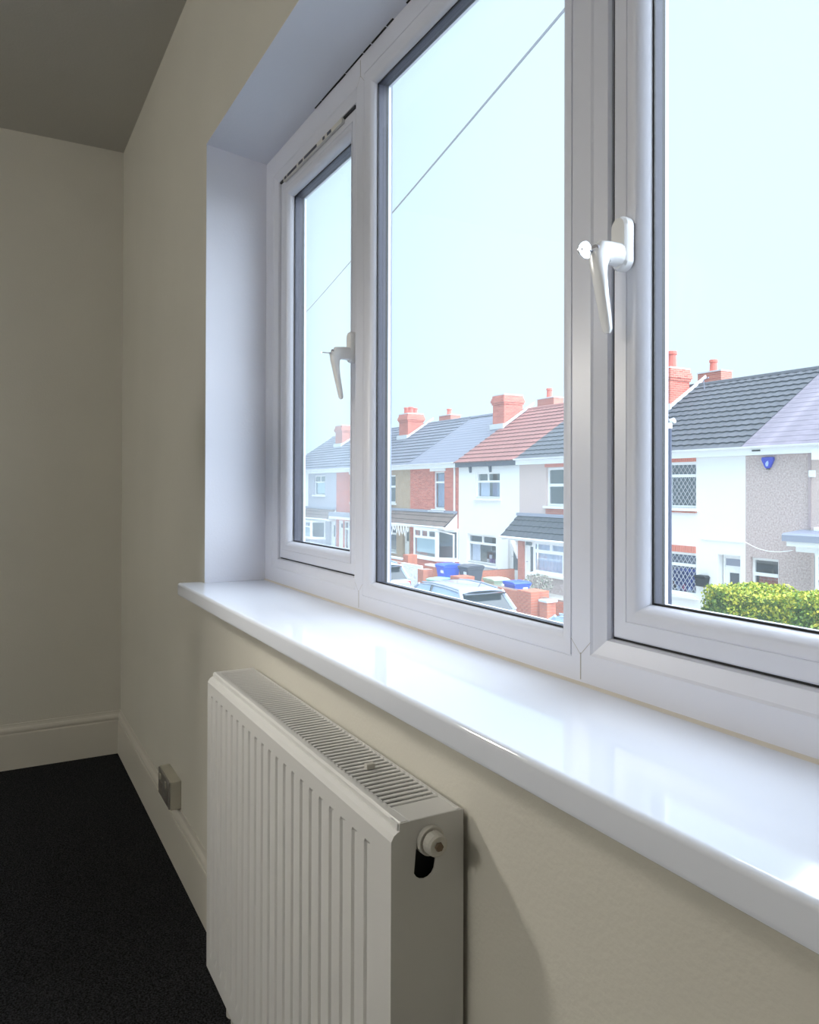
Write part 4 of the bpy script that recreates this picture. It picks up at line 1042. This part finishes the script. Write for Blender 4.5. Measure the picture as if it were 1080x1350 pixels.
# icicle lights under the porch of the tan house
ic = empty('icicle_lights', (-30.2, 17.24, -.75), 'white string of icicle lights hanging under the brown tiled porch roof', 'lights')
mb = MB().tube([(-1.9, 0, 0), (1.6, 0, 0)], .02, 5); mb.build('cord', M['ext_white'], ic)
random.seed(5); n_ = 12
for i in range(n_):
    x = -1.8 + i * 3.3 / n_; l = random.uniform(.25, .5)
    MB().tube([(x, -.01, 0), (x + .07, -.01, -l * .7), (x + .14, -.01, -l), (x + .2, -.01, -l * .7), (x + .25, -.01, 0)], .022, 5).build('light_strand', M['ext_white'], ic)

# cars: hatchback lofted from cross sections
def make_car(paint, label, loc, rz):
    car = empty('parked_car', loc, label, 'car', None, rz=rz)
    # x forward is -x (front at negative x); stations: (x, half width, z bottom, z shoulder)
    st = [(-2.0, .62, .32, .62), (-1.9, .76, .22, .72), (-1.5, .84, .2, .84), (-.9, .86, .2, .93), (0, .87, .2, .95), (.9, .87, .2, .97), (1.6, .85, .22, .99), (1.9, .8, .26, .98), (2.0, .72, .36, .9)]
    vs = []; fs = []; n = 10
    for x, hw, zb, zs in st:
        vs += [(x, -hw * .8, zb), (x, -hw, zb + .12), (x, -hw, zs - .14), (x, -hw * .95, zs - .03), (x, -hw * .8, zs), (x, hw * .8, zs), (x, hw * .95, zs - .03), (x, hw, zs - .14), (x, hw, zb + .12), (x, hw * .8, zb)]
    for i in range(len(st) - 1):
        for k in range(n): fs.append((i * n + k, i * n + (k + 1) % n, (i + 1) * n + (k + 1) % n, (i + 1) * n + k))
    fs.append(tuple(range(n))); fs.append(tuple(range((len(st) - 1) * n, len(st) * n)))
    MB().add(vs, fs).build('body_shell', paint, car, smooth=True, bevel=.02)
    # greenhouse: glass band with pillars, then roof
    gh = [(-1.05, .70, .93), (-.35, .60, 1.42), (.0, .60, 1.46), (.9, .60, 1.45), (1.5, .57, 1.38), (1.85, .68, .97)]
    base = [(-1.05, .74), (-.35, .80), (0, .81), (.9, .81), (1.5, .79), (1.85, .74)]
    vs = []; fs = []
    for (x, hw, z), (xb, hb) in zip(gh, base): vs += [(x, -hb, .94), (x, -hw, z), (x, hw, z), (x, hb, .94)]
    for i in range(5):
        for k in (0, 2): fs.append((i * 4 + k, i * 4 + k + 1, (i + 1) * 4 + k + 1, (i + 1) * 4 + k))
    MB().add(vs, fs).build('side_glass', M['car_glass'], car, fix=False)
    MB().add([(-1.1, -.72, .93), (-1.1, .72, .93), (-.33, .6, 1.43), (-.33, -.6, 1.43)], [(0, 1, 2, 3)]).build('windscreen', M['car_glass'], car)
    MB().add([(1.9, -.7, .97), (1.9, .7, .97), (1.53, .57, 1.38), (1.53, -.57, 1.38)], [(0, 1, 2, 3)]).build('rear_window', M['car_dark'], car)
    rf = [(-.42, .60, 1.40), (-.2, .61, 1.45), (.2, .62, 1.48), (.8, .62, 1.475), (1.3, .60, 1.44), (1.58, .585, 1.40)]
    vs = []; fs = []; m_ = 7
    for x, hw, z in rf:
        for k in range(m_):
            t = -1 + 2 * k / (m_ - 1); vs.append((x, hw * t, z - .05 * abs(t) ** 3 + .012))
    for i in range(len(rf) - 1):
        for k in range(m_ - 1): fs.append((i * m_ + k, i * m_ + k + 1, (i + 1) * m_ + k + 1, (i + 1) * m_ + k))
    o = MB().add(vs, fs).build('roof_panel', paint, car, smooth=True, fix=False); sd = o.modifiers.new('s', 'SOLIDIFY'); sd.thickness = .03
    for s in (-1, 1):
        for a, b, name, wd in (((-1.08, s * .74, .93), (-.37, s * .60, 1.42), 'front_pillar', .035), ((1.52, s * .58, 1.39), (1.88, s * .72, .96), 'rear_pillar', .06), ((.35, s * .815, .95), (.3, s * .612, 1.455), 'door_pillar', .035)):
            MB().tube([a, b], wd, 6).build(name, paint if name != 'door_pillar' else M['car_dark'], car)
        MB().tube([(-.3, s * .56, 1.47), (.2, s * .57, 1.50), (.8, s * .57, 1.495), (1.4, s * .545, 1.45)], .018, 6).build('roof_rail', paint, car)
        MB().box(-.95, -.78, s * .86, s * 1.0, .96, 1.08).build('door_mirror', paint, car, bevel=.02)
        for wx in (-1.25, 1.25):
            wv = MB().tube([(wx, s * .66, .31), (wx, s * .875, .31)], .31, 20).build('wheel', M['tyre'], car)
            MB().tube([(wx, s * .86, .31), (wx, s * .885, .31)], .2, 14).build('rim', M['rim'], wv)
        MB().box(1.88, 1.985, s * .62 - .12, s * .62 + .12, .72, .93).build('tail_light', mat('red_tail_lamp', (170, 40, 40), .2), car, bevel=.02)
        MB().box(-2.0, -1.86, s * .55 - .14, s * .55 + .14, .58, .70).build('head_light', M['car_glass'], car, bevel=.02)
    MB().prism([(1.50, 1.40), (1.74, 1.37), (1.74, 1.345), (1.5, 1.36)], 'y', -.56, .56).build('spoiler', M['car_dark'], car)
    MB().tube([(1.35, 0, 1.44), (1.52, 0, 1.62)], .008, 5).build('aerial', M['car_dark'], car)
    MB().tube([(1.93, .1, .99), (1.85, -.35, 1.08)], .014, 5).build('wiper', M['car_dark'], car)
    return car
make_car(M['car_paint'], 'silver hatchback parked in front of the orange brick garden wall', (-13.3, 9.8, G - .1), math.radians(0))
make_car(M['car_paint2'], 'pale blue car parked farther along by the red brick wall', (-19.75, 10.5, G - .1), 0)
make_car(M['car_paint2'], 'pale car whose roof corner just shows at the lower right of the middle pane', (-7.75, 9.6, G - .1), 0)

# street lamp, pole and overhead line
lp = empty('street_lamp', (-8.07, 12.0, G), 'slim dark lamp post with a small white head beside the leaded windows', 'street lamp')
MB().tube([(0, 0, 0), (0, 0, 1.2), (0, 0, 1.25), (0, 0, 5.02)], [.07, .07, .042, .036], 10).build('post', M['post'], lp)
MB().tube([(0, 0, 5.0), (.0, 0, 5.1), (.03, 0, 5.16), (.09, 0, 5.17), (.14, 0, 5.12)], [.045, .05, .05, .05, .03], 8).build('lamp_head', M['lampwhite'], lp)

cl = [(6.74, .2, 2.74), (-31.59, 11.94, 8.326)]
pole = empty('telegraph_pole', (cl[1][0], cl[1][1], G - .1), 'brown timber telegraph pole far down the street carrying the overhead line', 'pole')
MB().tube([(0, 0, 0), (0, 0, cl[1][2] - G + .3)], [.14, .10], 10).build('pole_shaft', M['timber'], pole)
MB().box(-.5, .5, -.04, .04, cl[1][2] - G - .1, cl[1][2] - G).build('cross_arm', M['timber'], pole)
pts = []
for i in range(41):
    t_ = i / 40; p = Vector(cl[0]).lerp(Vector(cl[1]), t_); p.z -= .10 * math.sin(math.pi * t_); pts.append(p)
tag(MB().tube(pts, .0085, 5).build('overhead_cable', M['cable']), 'thin overhead telephone line slanting across the pale sky', 'cable')
